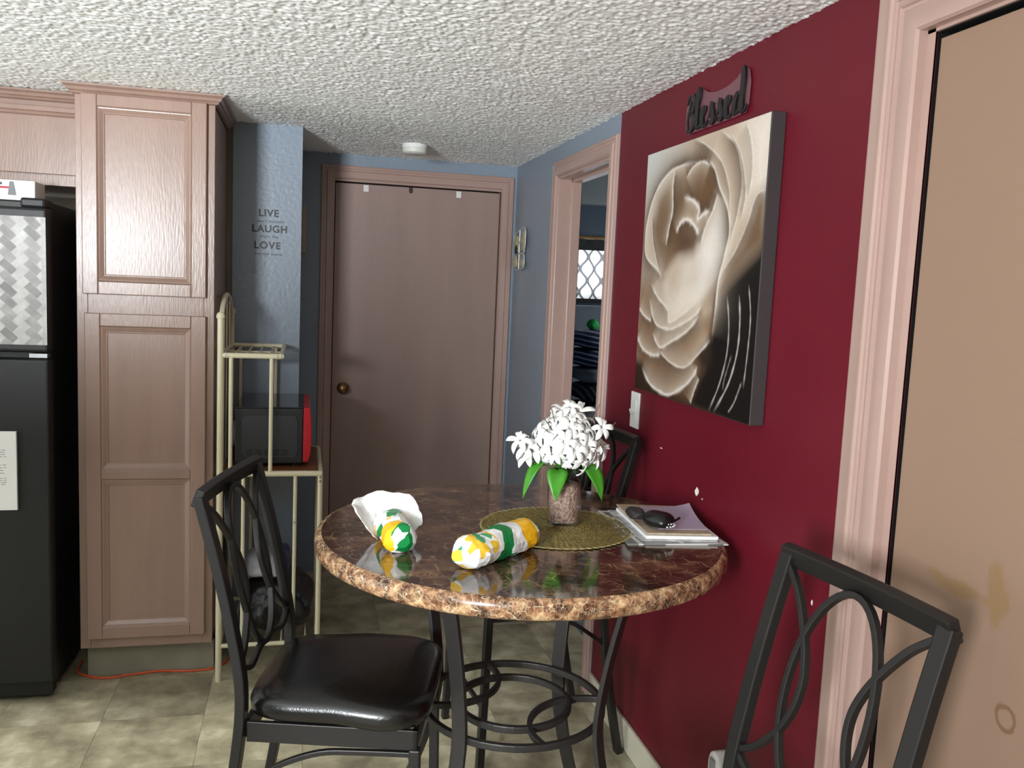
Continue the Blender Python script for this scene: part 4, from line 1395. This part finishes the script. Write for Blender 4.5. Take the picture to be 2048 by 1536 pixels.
# ------------------------------------------------------------------ rose canvas on the red wall
CY0, CY1, CZ0, CZ1, CXF = 1.853, 2.592, 1.200, 1.924, 1.028
LN = {'outR1': [(0.443, -0.003), (0.548, 0.036), (0.649, 0.089), (0.711, 0.144), (0.758, 0.229), (0.771, 0.319), (0.812, 0.362)], 'outR2': [(0.656, 0.001), (0.769, 0.063), (0.822, 0.139), (0.842, 0.219), (0.822, 0.313), (0.803, 0.361), (0.77, 0.435)], 'outR3': [(0.739, 0.028), (0.807, 0.091), (0.852, 0.173), (0.871, 0.253), (0.85, 0.33)], 'outR4': [(0.843, 0.004), (0.886, 0.077), (0.906, 0.163), (0.896, 0.254)], 'outR5': [(1.002, 0.246), (0.943, 0.257), (0.893, 0.348), (0.822, 0.435), (0.735, 0.512), (0.717, 0.581)], 'ovalR': [(0.555, 0.087), (0.627, 0.128), (0.684, 0.207), (0.748, 0.277), (0.777, 0.361), (0.753, 0.443), (0.719, 0.529), (0.712, 0.617), (0.699, 0.733)], 'ovalR2': [(0.668, 0.223), (0.646, 0.272), (0.588, 0.338), (0.557, 0.407)], 'ovalL': [(0.516, 0.091), (0.369, 0.085), (0.235, 0.099), (0.12, 0.156), (0.052, 0.24), (0.023, 0.339), (0.047, 0.432), (0.183, 0.492), (0.213, 0.532)], 'ovalL2': [(0.293, 0.095), (0.277, 0.158), (0.289, 0.252), (0.262, 0.327), (0.246, 0.394)], 'ovalTop': [(0.398, 0.141), (0.456, 0.103), (0.536, 0.094), (0.597, 0.117)], 'curl1': [(0.384, 0.208), (0.473, 0.231), (0.528, 0.265), (0.523, 0.3), (0.571, 0.285), (0.619, 0.279)], 'curl2': [(0.335, 0.348), (0.375, 0.308), (0.439, 0.301), (0.507, 0.335), (0.536, 0.367)], 'cup1': [(0.112, 0.544), (0.196, 0.603), (0.3, 0.648), (0.318, 0.697), (0.419, 0.67), (0.563, 0.611)], 'cup2': [(0.106, 0.606), (0.182, 0.706), (0.321, 0.726), (0.423, 0.704), (0.549, 0.662), (0.605, 0.622)], 'cup3': [(0.161, 0.749), (0.244, 0.804), (0.351, 0.774), (0.492, 0.723), (0.59, 0.659)], 'cup4': [(0.233, 0.815), (0.348, 0.854), (0.488, 0.863), (0.608, 0.797), (0.691, 0.743)], 'cup5': [(0.001, 0.654), (0.06, 0.682), (0.143, 0.703)], 'cup6': [(-0.006, 0.773), (0.061, 0.822), (0.171, 0.843), (0.26, 0.833)], 'cup7': [(0.064, 0.903), (0.158, 0.962), (0.265, 0.984), (0.364, 0.985), (0.497, 0.935), (0.577, 0.881), (0.598, 0.845)], 'cup8': [(0.62, 0.889), (0.585, 0.942), (0.559, 0.994)], 'ln1': [(0.79, 0.578), (0.818, 0.679), (0.818, 0.784), (0.778, 0.895), (0.711, 0.998)], 'ln2': [(0.876, 0.575), (0.894, 0.674), (0.888, 0.776), (0.842, 0.886), (0.75, 0.996)], 'ln3': [(0.934, 0.54), (0.961, 0.644), (0.96, 0.752), (0.947, 0.889)], 'ln4': [(0.935, 0.865), (0.894, 0.94), (0.855, 0.982)], 'ln5': [(0.854, 0.78), (0.813, 0.873), (0.808, 0.909)], 'left1': [(0.081, 0.261), (0.105, 0.362), (0.152, 0.442), (0.197, 0.502)]}
PG = {'pinner': [(0.271, 0.102), (0.391, 0.087), (0.535, 0.089), (0.639, 0.146), (0.686, 0.224), (0.641, 0.305), (0.557, 0.407), (0.391, 0.443), (0.283, 0.501), (0.237, 0.521), (0.152, 0.442), (0.087, 0.321), (0.124, 0.185)], 'cream': [(0.239, 0.546), (0.26, 0.511), (0.369, 0.443), (0.499, 0.434), (0.556, 0.403), (0.641, 0.305), (0.679, 0.24), (0.753, 0.319), (0.775, 0.41), (0.728, 0.529), (0.607, 0.631), (0.33, 0.696), (0.272, 0.619)], 'cream2': [(0.319, 0.706), (0.585, 0.623), (0.703, 0.547), (0.707, 0.652), (0.595, 0.696), (0.351, 0.774), (0.225, 0.744)], 'dark': [(1.028, 0.413), (0.927, 0.468), (0.718, 0.59), (0.69, 0.734), (0.609, 0.806), (0.655, 0.847), (0.62, 0.889), (0.55, 1.006), (1.0, 1.03), (1.05, 1.0)], 'darkL': [(-0.03, 0.873), (0.068, 0.886), (0.212, 0.976), (0.411, 0.978), (0.548, 0.987), (0.5, 1.03), (-0.03, 1.03)], 'deep': [(0.357, 0.349), (0.487, 0.343), (0.545, 0.389), (0.434, 0.434), (0.355, 0.424)]}
GN = 260
vv, uu = np.meshgrid(np.linspace(0, 1, GN), np.linspace(0, 1, GN), indexing='ij')


def lin3(r, g, b):
    return np.array(srgb(r, g, b)[:3])


def seg_dist(pl):
    """unsigned and signed distance to a smoothed polyline, and arc parameter"""
    P = np.array([(p.x, p.y) for p in smooth_path([(a, b, 0) for a, b in pl], 6)])
    best = np.full(uu.shape, 9.0); sgn = np.zeros(uu.shape); par = np.zeros(uu.shape)
    for i in range(len(P) - 1):
        a, b = P[i], P[i + 1]
        d = b - a
        l2 = (d ** 2).sum() + 1e-12
        t = np.clip(((uu - a[0]) * d[0] + (vv - a[1]) * d[1]) / l2, 0, 1)
        ex, ey = uu - a[0] - t * d[0], vv - a[1] - t * d[1]
        q = np.hypot(ex, ey)
        m = q < best
        best = np.where(m, q, best)
        sgn = np.where(m, np.sign(d[0] * ey - d[1] * ex), sgn)
        par = np.where(m, (i + t) / (len(P) - 1), par)
    return best, sgn, par


def poly_mask(pl, soft):
    P = np.array(pl)
    ins = np.zeros(uu.shape, bool)
    n = len(P)
    for i in range(n):
        a, b = P[i], P[(i + 1) % n]
        c = ((a[1] > vv) != (b[1] > vv)) & (uu < (b[0] - a[0]) * (vv - a[1]) / (b[1] - a[1] + 1e-12) + a[0])
        ins ^= c
    d = np.full(uu.shape, 9.0)
    for i in range(n):
        a, b = P[i], P[(i + 1) % n]
        e_ = b - a
        t = np.clip(((uu - a[0]) * e_[0] + (vv - a[1]) * e_[1]) / ((e_ ** 2).sum() + 1e-12), 0, 1)
        d = np.minimum(d, np.hypot(uu - a[0] - t * e_[0], vv - a[1] - t * e_[1]))
    s = np.where(ins, d, -d)
    return np.clip(s / soft * .5 + .5, 0, 1)


BRN, TAN, CRM, WHI, DRK = lin3(112, 86, 62), lin3(168, 142, 116), lin3(218, 204, 188), lin3(238, 232, 226), lin3(24, 17, 14)
g1 = np.clip((uu * .25 + vv * .9), 0, 1)[..., None]
img = CRM * (1 - g1) + BRN * g1
tl_ = np.exp(-((uu / .30) ** 2 + (vv / .22) ** 2))[..., None]
img = img * (1 - .9 * tl_) + lin3(206, 208, 206) * .9 * tl_


def blend(mask, col):
    global img
    img = img * (1 - mask[..., None]) + col * mask[..., None]


blend(poly_mask([(.45, 0), (.70, .02), (.85, .18), (.84, .33), (.74, .50), (.72, .3), (.60, .1)], .10) * .8, TAN)
blend(poly_mask([(.66, 0), (.84, .0), (.93, .2), (.86, .38), (.80, .40), (.84, .2)], .08) * .6, lin3(176, 152, 128))
blend(poly_mask([(.86, .0), (1.02, 0), (1.02, .24), (.92, .30)], .10) * .9, WHI)
blend(poly_mask([(1.02, .24), (.94, .26), (.86, .40), (.74, .52), (.72, .62), (.86, .50), (1.02, .42)], .05) * .95, BRN)
blend(poly_mask(PG['pinner'], .05), lin3(122, 96, 70))
blend(poly_mask([(.30, .11), (.40, .10), (.40, .22), (.33, .34), (.27, .45), (.25, .50), (.22, .35), (.27, .2)], .05) * .8, lin3(104, 78, 54))
blend(poly_mask([(.42, .14), (.52, .10), (.62, .16), (.65, .24), (.60, .27), (.52, .24)], .08) * .8, lin3(132, 104, 78))
blend(poly_mask(PG['deep'], .05), lin3(92, 64, 46))
blend(poly_mask(PG['cream'], .03), lin3(212, 200, 188))
blend(poly_mask([(.56, .40), (.64, .30), (.68, .24), (.75, .32), (.76, .42), (.70, .52), (.60, .52)], .06) * .8, WHI)
blend(poly_mask([(.27, .52), (.33, .46), (.40, .46), (.38, .56), (.30, .60)], .05) * .7, lin3(184, 162, 142))
blend(poly_mask([(.42, .60), (.60, .56), (.56, .63), (.36, .69)], .05) * .7, WHI)
blend(poly_mask(PG['cream2'], .03), lin3(190, 170, 150))
blend(poly_mask([(.16, .76), (.35, .79), (.60, .70), (.70, .66), (.69, .74), (.60, .80), (.48, .86), (.35, .85), (.23, .81)], .03), lin3(158, 130, 104))
blend(poly_mask([(0, .56), (.11, .55), (.18, .72), (.24, .82), (.34, .86), (.26, .85), (0, .80)], .05) * .9, lin3(146, 116, 90))
blend(poly_mask([(0, .82), (.2, .84), (.45, .87), (.60, .82), (.60, .86), (.50, .93), (.36, .98), (.2, .96), (.06, .89)], .03), lin3(134, 106, 82))
blend(poly_mask(PG['dark'], .03), DRK)
blend(poly_mask(PG['darkL'], .02), lin3(58, 40, 28))
blend(poly_mask([(.60, .80), (.69, .74), (.70, .82), (.64, .86)], .03), lin3(52, 44, 36))
# petal edges: bright lip, lit band on one side, shade on the other
for nm, wl, bl, side, amp, shade in (('outR1', .006, .05, -1, .8, .35), ('outR2', .006, .04, -1, .8, .35), ('outR3', .005, .03, -1, .7, .3), ('outR4', .006, .05, -1, .7, .2), ('outR5', .004, .03, 1, .5, .3), ('ovalR', .007, .035, -1, .9, .4), ('ovalR2', .008, .04, -1, .8, .3), ('ovalL', .008, .045, -1, .9, .5), ('left1', .004, .02, 1, .6, .3), ('ovalL2', .008, .02, 1, .9, .5), ('ovalTop', .007, .03, 1, .8, .4), ('curl1', .012, .03, 1, 1, .5), ('curl2', .012, .02, -1, 1, .5), ('cup1', .008, .05, -1, .9, .3), ('cup2', .008, .05, -1, .9, .35), ('cup3', .008, .04, -1, .9, .35), ('cup4', .006, .04, -1, .8, .35), ('cup5', .008, .03, -1, .9, .3), ('cup6', .010, .03, -1, .9, .3), ('cup7', .009, .035, -1, .95, .3), ('cup8', .006, .02, 1, .8, .0), ('ln1', .0035, .01, 1, .8, 0), ('ln2', .004, .01, 1, .9, 0), ('ln3', .003, .01, 1, .8, 0), ('ln4', .003, .01, 1, .7, 0), ('ln5', .0025, .01, 1, .5, 0)):
    d, s, t = seg_dist(LN[nm])
    fade = np.clip(np.minimum(t, 1 - t) * 8, 0, 1)
    wob = 1 + .35 * np.sin(t * 37 + len(nm)) * np.sin(t * 13)
    band = np.exp(-d / (bl * 1.4)) * (s * side > 0) * (0 if nm[:2] == 'ln' else .68) * amp * fade
    blend(band, CRM)
    sh = np.exp(-d / (bl * 1.2)) * (s * side < 0) * min(.8, shade * 1.7) * fade
    blend(sh, lin3(74, 52, 36))
    blend(np.exp(-(d / (wl * wob * (.75 if wl > .0045 else 1))) ** 2) * amp * .72 * fade, WHI)
rsn = np.random.RandomState(4)
img = np.clip(img ** 1.18 * (1 + .03 * rsn.randn(GN, GN, 1)), 0, 1)
cv = thing('canvas_print', 'square sepia rose canvas print hanging on the red wall', 'picture', (1.047, (CY0 + CY1) / 2, CZ0))
MB().box((CXF, CY0, CZ0), (XR - .001, CY1, CZ1)).build('canvas_block', mat('dark_canvas_edge', srgb(56, 50, 50), .6), cv, bevel=.002)
vs = [(CXF - .0006, CY1 - .002 - u * (CY1 - CY0 - .004), CZ1 - .002 - v * (CZ1 - CZ0 - .004)) for u, v in zip(uu.ravel(), vv.ravel())]
ix = np.arange(GN * GN).reshape(GN, GN)
q = np.stack([ix[:-1, :-1], ix[1:, :-1], ix[1:, 1:], ix[:-1, 1:]], -1).reshape(-1, 4)
me = bpy.data.meshes.new('rose_print')
me.from_pydata(vs, [], q.tolist())
ca = me.color_attributes.new('Col', 'FLOAT_COLOR', 'POINT')
ca.data.foreach_set('color', np.concatenate([img.reshape(-1, 3), np.ones((GN * GN, 1))], 1).ravel())
RM = mat('rose_print', (1, 1, 1, 1), .6, spec=.25)
nt, N, L, B = nodes_of(RM)
at = N.new('ShaderNodeVertexColor'); at.layer_name = 'Col'; L.new(at.outputs[0], B.inputs['Base Color'])
me.materials.append(RM)
ro = link('rose_print', me, cv)
local(cv, *cv.children)

# ------------------------------------------------------------------ wall pieces


def text_mesh(txt, size, ext, shear=0.0, bold=0.0, space=1.0):
    cu = bpy.data.curves.new('lettering', 'FONT')
    cu.body = txt; cu.size = size; cu.extrude = ext; cu.shear = shear; cu.offset = bold; cu.space_character = space
    cu.align_x = 'CENTER'
    o = bpy.data.objects.new('lettering', cu)
    COL.objects.link(o)
    bpy.context.view_layer.update()
    me = bpy.data.meshes.new_from_object(o.evaluated_get(bpy.context.evaluated_depsgraph_get()))
    bpy.data.objects.remove(o)
    return me


sg = thing('wall_lettering', 'black LIVE LAUGH LOVE lettering stuck on the slate wall end', 'wall decal', (-.140, 3.80, 1.60))
for tx, sz, z, x, bold, sp in (('LIVE', .040, 1.747, -.143, .0012, 1.12), ('every moment', .017, 1.722, -.135, 0, 1.1), ('LAUGH', .040, 1.683, -.138, .0012, 1.12), ('every day', .017, 1.660, -.140, 0, 1.1), ('LOVE', .040, 1.615, -.147, .0012, 1.16), ('beyond words', .017, 1.588, -.140, 0, 1.1)):
    me = text_mesh(tx, sz, .0006, 0, bold, sp)
    me.materials.append(DECAL)
    o = link('lettering', me, sg)
    o.rotation_euler = (R(90), 0, 0)
    o.location = Vector((x, 3.7992, z)) - Vector(sg.location)

# "Blessed" script sign: flat brush strokes with varying width
bs = thing('script_sign', 'black metal script sign reading Blessed above the rose canvas', 'sign', (XR - .010, 2.21, 1.96))
# strokes in sign space: x right (0..1 of length .37), y up in the same unit
GL = {
    'B': [[(.05, .02), (.04, .10), (.06, .20), (.075, .27)], [(.02, .24), (.05, .30), (.10, .30), (.125, .25), (.105, .18), (.07, .155), (.11, .13), (.13, .075), (.105, .02), (.06, .0), (.03, .015)]],
    'l': [[(.155, .14), (.19, .22), (.205, .30), (.195, .335), (.178, .30), (.172, .20), (.17, .08), (.18, .02), (.205, .015), (.23, .05)]],
    'e': [[(.235, .075), (.265, .105), (.285, .145), (.27, .165), (.25, .14), (.24, .08), (.255, .02), (.285, .005), (.32, .05)]],
    's': [[(.325, .06), (.36, .13), (.372, .175), (.366, .14), (.385, .08), (.388, .03), (.365, .005), (.34, .025)], [(.385, .02), (.41, .02), (.43, .05)]],
    's2': [[(.43, .06), (.465, .13), (.477, .175), (.471, .14), (.49, .08), (.493, .03), (.47, .005), (.445, .025)], [(.49, .02), (.515, .02), (.535, .05)]],
    'e2': [[(.54, .075), (.57, .105), (.59, .145), (.575, .165), (.555, .14), (.545, .08), (.56, .02), (.59, .005), (.625, .05)]],
    'd': [[(.715, .145), (.685, .165), (.655, .13), (.645, .07), (.66, .015), (.69, .03), (.715, .09)], [(.70, .345), (.725, .33), (.735, .25), (.725, .10), (.735, .02), (.755, .01), (.785, .05)]],
}
SL = .37 / .80
for g, strokes in GL.items():
    mb = MB()
    for st in strokes:
        pts = smooth_path([(0, -a * SL, b * SL * .70) for a, b in st], 6)
        sc = []
        for i in range(len(pts)):
            a, b = pts[max(0, i - 1)], pts[min(len(pts) - 1, i + 1)]
            dz = (b.z - a.z) / max(1e-9, (b - a).length)
            sc.append(.45 + (1.15 if dz < -.2 else .35) * min(1, abs(dz)) * min(1, (i + 1) / 4, (len(pts) - i) / 4))
        mb.bar(pts, .0135, .004, (1, 0, 0), scale=sc)
    o = mb.build('letter', mat('black_metal_letter', srgb(20, 18, 20), .35) if 'black_metal_letter' not in MATS else MATS['black_metal_letter'], bs)
    o.location = (0, .185, -.002)
# smoky backing plate following the word
bp_ = [(-.187, .01), (-.190, .06), (-.18, .088), (-.14, .098), (-.105, .106), (-.085, .104), (-.05, .088), (.0, .080), (.06, .082), (.11, .092), (.13, .104), (.152, .110), (.172, .100), (.183, .07), (.180, .015), (.165, -.004), (.1, -.006), (0, -.006), (-.1, -.006), (-.17, -.006)]
MB().prism([(-a, b) for a, b in bp_], .0015, 'x', .0045).build('backing_plate', mat('smoky_acrylic', srgb(112, 70, 78), .25), bs)

# light switch
ls = thing('light_switch', 'white light switch on the red wall beside the bedroom doorway', 'switch', (XR - .003, 2.663, 1.06))
MB().box((-.003, -.036, 0), (.003, .036, .118)).build('cover_plate', WHITEP, ls, bevel=.002)
MB().box((-.0065, -.0165, .026), (-.002, .0165, .092)).build('switch_frame', WHITEP, ls, bevel=.001)
tg = MB().box((-.014, -.005, -.004), (.0, .005, .012)).build('toggle', WHITEP, ls, bevel=.0015)
tg.location = (-.004, 0, .055); tg.rotation_euler = (0, R(-20), 0)

# smoke detector
sd = thing('smoke_detector', 'round white smoke detector on the popcorn ceiling', 'smoke detector', (.474, 4.00, HC - .006))
MB().lathe([(.056, 0), (.057, -.010), (.057, -.016)], 40).build('base_ring', WHITEP, sd, smooth=40)
MB().lathe([(.054, -.016), (.055, -.020), (.054, -.036), (.047, -.042), (.02, -.044), (.001, -.044)], 40).build('cover', mat('detector_white', srgb(226, 226, 220), .4), sd, smooth=40)

# plug-in air freshener low on the red wall
pg = thing('air_freshener', 'white plug-in air freshener low on the red wall', 'air freshener', (XR - .002, 1.893, .245))
sh_ = [(-.028, 0), (.028, 0), (.030, .05), (.030, .09), (.022, .112), (.006, .122), (-.010, .120), (-.024, .106), (-.030, .08)]
MB().prism(sh_, -.045, 'x', 0).build('housing', WHITEP, pg, bevel=.008, segs=3)
MB().box((-.052, -.014, .070), (-.044, .010, .106)).build('vent_lip', mat('vent_grey', srgb(150, 150, 150), .4), pg, bevel=.004)
MB().box((-.030, -.058, .0), (-.004, -.022, .085)).build('refill', WHITEP, pg, bevel=.010, segs=3)

# wire owl ornament
ow = thing('owl_ornament', 'small wire mesh owl wall ornament next to the far door', 'ornament', (XR - .004, 4.25, 1.59))
WIRE = mat('silver_wire', srgb(196, 200, 200), .35, metal=.3)
OCH = mat('cream_shell', srgb(206, 196, 158), .6, var=.4, vscale=60)
OWT = mat('owl_dark', srgb(40, 38, 28), .6)
oy = .0
for pf_ in ([(.15, .10), (.165, .13), (.16, .17), (.12, .185), (.02, .20), (-.02, .205), (-.055, .195), (-.06, .15), (-.06, .12), (-.045, .092), (-.03, .082), (.10, .082)], [(.14, .078), (.155, .05), (.15, .01), (.10, .0), (.0, .002), (-.045, .012), (-.055, .035), (-.05, .058), (-.03, .076), (.05, .078)]):
    MB().tube(smooth_path([(-.012, a, b) for a, b in pf_] + [(-.012,) + pf_[0]], 4)[:-1], .0036, 8, closed=True).build('outline_wire', WIRE, ow, smooth=60)
MB().tube([(-.012, .055, .005), (-.012, .055, .195)], .003, 6).build('rib', WIRE, ow, smooth=60)
MB().tube([(-.012, .05, .135), (-.012, -.058, .135)], .003, 6).build('rib', WIRE, ow, smooth=60)
MB().tube([(-.012, .05, .038), (-.012, -.052, .038)], .003, 6).build('rib', WIRE, ow, smooth=60)
mshp = MB()
for k_ in range(0, 7):
    y = .05 - k_ * .017
    mshp.tube([(-.010, y, .090), (-.010, y, .20)], .0009, 4)
    mshp.tube([(-.010, y, .006), (-.010, y, .074)], .0009, 4)
for k_ in range(0, 14):
    if abs(k_ * .0145 + .008 - .08) > .007:
        mshp.tube([(-.010, .05, k_ * .0145 + .008), (-.010, -.052, k_ * .0145 + .008)], .0009, 4)
mo = mshp.build('wire_mesh', WIRE, ow)
mo['kind'] = 'stuff'
for c_, r_, m_, nm in (((-.014, .11, .125), (.008, .055, .045), OCH, 'breast'), ((-.016, .12, .040), (.008, .045, .034), OCH, 'belly'), ((-.022, .085, .098), (.006, .016, .024), OWT, 'beak'), ((-.012, -.02, .14), (.006, .035, .05), OCH, 'wing'), ((-.012, -.01, .032), (.006, .035, .022), OCH, 'tail')):
    o = lumpy(nm, c_, r_, 3, m_, .10, 20, 12)
    o.parent = ow

# framed picture on the hall side wall, tape squares and hook on the far door
pf = thing('picture_frame', 'narrow edge-on picture frame on the hall side wall', 'picture', (-.010, 4.1, 1.61))
MB().box((0, -.10, 0), (.020, .10, .21)).build('frame', mat('frame_tan', srgb(150, 138, 120), .5), pf, bevel=.002)
MB().box((.0195, -.085, .015), (.0208, .085, .195)).build('print', mat('print_brown', srgb(110, 86, 70), .5), pf)
for x, side in ((.297, 'left'), (.765, 'right')):
    o = MB().box((-.0125, -.0008, -.016), (.0125, 0, .016)).build('tape_square', PAPER, loc=(x, YB + .0075, 1.958))
    tag(o, 'small white tape square at the top %s of the far brown door' % side, 'tape', 'tape squares on the far door')
hk = thing('door_hook', 'small dark hook between the tape squares on the far door', 'hook', (.520, YB + .008, 1.955))
MB().box((-.009, -.005, .004), (.009, 0, .022)).build('hook_plate', mat('dark_brown_plastic', srgb(58, 40, 36), .5), hk, bevel=.001)
MB().lathe([(.008, 0), (.009, .004), (.006, .008)], 14).build('hook_tip', MATS['dark_brown_plastic'], hk, smooth=40, loc=(0, 0, .002))
hk.children[-1].rotation_euler = (R(90), 0, 0)

# ------------------------------------------------------------------ bedroom contents seen through the doorway
rod = MB().tube([(1.70, 6.115, 1.882), (3.15, 6.115, 1.882)], .011, 12).build('curtain_rod', WOODROD, smooth=60)
tag(rod, 'golden wooden curtain rod above the bedroom window', 'curtain rod')
CUR = mat('ogee_curtain', srgb(190, 190, 190), .9)
nt, N, L, B = nodes_of(CUR)
tc = N.new('ShaderNodeTexCoord'); sx = N.new('ShaderNodeSeparateXYZ'); L.new(tc.outputs['Object'], sx.inputs[0])


def mth(op, a, b=None, c=None):
    n = N.new('ShaderNodeMath'); n.operation = op
    for i, v in enumerate((a, b, c)):
        if v is None:
            continue
        if isinstance(v, (int, float)):
            n.inputs[i].default_value = v
        else:
            L.new(v, n.inputs[i])
    return n.outputs[0]


# ogee: x + A*sin(z) bands in both phases
zz_ = mth('MULTIPLY', sx.outputs['Z'], 2 * math.pi / .170)
sw = mth('MULTIPLY', mth('SINE', zz_), .024)
px_ = .055
f1 = mth('ABSOLUTE', mth('SUBTRACT', mth('FRACT', mth('DIVIDE', mth('ADD', sx.outputs['X'], sw), px_ * 2)), .5))
f2 = mth('ABSOLUTE', mth('SUBTRACT', mth('FRACT', mth('DIVIDE', mth('SUBTRACT', mth('ADD', sx.outputs['X'], px_), sw), px_ * 2)), .5))
mn = mth('MINIMUM', f1, f2)
bnd = mth('LESS_THAN', mn, .085)
rp = N.new('ShaderNodeMix'); rp.data_type = 'RGBA'; rp.inputs[6].default_value = srgb(248, 248, 248); rp.inputs[7].default_value = srgb(110, 110, 114); L.new(bnd, rp.inputs[0])
tr_ = N.new('ShaderNodeBsdfTranslucent'); df = N.new('ShaderNodeBsdfDiffuse'); ms = N.new('ShaderNodeMixShader'); ms.inputs[0].default_value = .7
L.new(rp.outputs[2], tr_.inputs[0]); L.new(rp.outputs[2], df.inputs[0]); L.new(df.outputs[0], ms.inputs[1]); L.new(tr_.outputs[0], ms.inputs[2])
L.new(ms.outputs[0], N['Material Output'].inputs[0])
nx_, nz_ = 140, 14
vs = []
for j_ in range(nz_ + 1):
    z = 1.430 + (1.868 - 1.430) * j_ / nz_
    for i in range(nx_ + 1):
        x = 1.72 + 1.40 * i / nx_
        vs.append((x, 6.115 + .012 * math.sin(x * 46) + .006 * math.sin(x * 19), z))
fs = [(j_ * (nx_ + 1) + i, j_ * (nx_ + 1) + i + 1, (j_ + 1) * (nx_ + 1) + i + 1, (j_ + 1) * (nx_ + 1) + i) for j_ in range(nz_) for i in range(nx_)]
ct = thing('curtain', 'black and white ogee patterned curtain over the bedroom window', 'curtain', (2.4, 6.115, 1.43))
o = MB().add(vs, fs).build('cloth', CUR, ct, smooth=80)
h = MB()
vs2 = []
DARKC = mat('dark_curtain_band', srgb(40, 40, 42), .9)
o2_ = MB().box((1.72, 6.088, 1.790), (3.12, 6.097, 1.868)).build('valance', mat('valance_cloth', srgb(62, 62, 64), .9, var=.5, vscale=14), ct)
o3_ = MB().box((1.72, 6.085, 1.410), (3.12, 6.135, 1.442)).build('hem', DARKC, ct)
local(ct, o, o2_, o3_)

bd_ = thing('bed', 'dark upholstered bed with patterned bedding in the bedroom', 'bed', (2.2, 5.4, 0))
parts = [MB().box((1.50, 5.95, .10), (2.95, 6.07, 1.395)).build('headboard', mat('headboard_fabric', srgb(96, 104, 116), .5), bevel=.03, segs=3)]
parts.append(MB().box((1.52, 4.60, .12), (2.92, 5.95, .40)).build('bed_base', BLACKG, bevel=.01))
parts.append(MB().box((1.53, 4.62, .40), (2.91, 5.95, .66)).build('mattress', mat('red_black_cover', srgb(30, 22, 24), .8, var=.9, vscale=6, col2=srgb(110, 110, 116)), bevel=.06, segs=4))
for o in parts:
    o.parent = bd_
local(bd_, *parts)


def stripe_mat(name, c1, c2, period, duty, tilt=0.15):
    m = mat(name, c1, .85)
    nt, N_, L_, B_ = nodes_of(m)
    tc = N_.new('ShaderNodeTexCoord'); sx = N_.new('ShaderNodeSeparateXYZ'); L_.new(tc.outputs['Object'], sx.inputs[0])
    nz = N_.new('ShaderNodeTexNoise'); nz.inputs['Scale'].default_value = 5; L_.new(tc.outputs['Object'], nz.inputs['Vector'])

    def mt(op, a, b=None, c=None):
        n = N_.new('ShaderNodeMath'); n.operation = op
        for i, v in enumerate((a, b, c)):
            if v is None:
                continue
            if isinstance(v, (int, float)):
                n.inputs[i].default_value = v
            else:
                L_.new(v, n.inputs[i])
        return n.outputs[0]
    v = mt('ADD', mt('MULTIPLY_ADD', sx.outputs['X'], tilt, sx.outputs['Z']), mt('MULTIPLY', nz.outputs[0], .02))
    g = mt('LESS_THAN', mt('FRACT', mt('DIVIDE', v, period)), duty)
    mx = N_.new('ShaderNodeMix'); mx.data_type = 'RGBA'; mx.inputs[6].default_value = c1; mx.inputs[7].default_value = c2; L_.new(g, mx.inputs[0]); L_.new(mx.outputs[2], B_.inputs['Base Color'])
    return m


NAVY = stripe_mat('navy_stripes', srgb(36, 46, 84), srgb(170, 178, 196), .030, .33)
for z, lab, sd_ in ((1.194, 'upper folded navy blanket with white stripes on the bedroom pile', 2), (1.080, 'lower folded navy blanket with white stripes on the bedroom pile', 3)):
    o = lumpy('folded_blanket', (0, 0, 0), (.26, .20, .056), sd_, NAVY, .03, 40, 18, power=4.5)
    o.location = (1.93, 5.30, z)
    tag(o, lab, 'blanket', 'striped blankets piled in the bedroom')
o = lumpy('grey_blanket', (0, 0, 0), (.26, .20, .048), 6, mat('grey_cloth', srgb(128, 130, 142), .9, bump=.6, bscale=14, bdist=.02), .05, 40, 18, power=4.0)
o.location = (1.95, 5.30, .972)
tag(o, 'folded plain grey blanket under the striped blankets', 'blanket')
o = lumpy('patterned_pillow', (0, 0, 0), (.27, .20, .060), 7, stripe_mat('pillow_print', srgb(34, 36, 42), srgb(104, 108, 116), .06, .35, 1.4), .03, 40, 18, power=3.5)
o.location = (1.95, 5.30, .862)
tag(o, 'dark patterned pillow beneath the grey blanket', 'pillow')
o = lumpy('bedding_roll', (0, 0, 0), (.30, .24, .064), 8, mat('red_white_bedding', srgb(40, 22, 26), .9, var=1, vscale=7, col2=srgb(190, 192, 196)), .06, 40, 18, power=3.5)
o.location = (1.93, 5.28, .727)
tag(o, 'dark red and white bedding at the bottom of the pile', 'bedding')
gt = lumpy('plush_toy', (0, 0, 0), (.040, .05, .036), 4, mat('green_plush', srgb(40, 170, 80), .8), .10, 20, 12)
gt.location = (1.815, 5.36, 1.284)
tag(gt, 'small green soft toy on top of the striped blankets', 'toy')
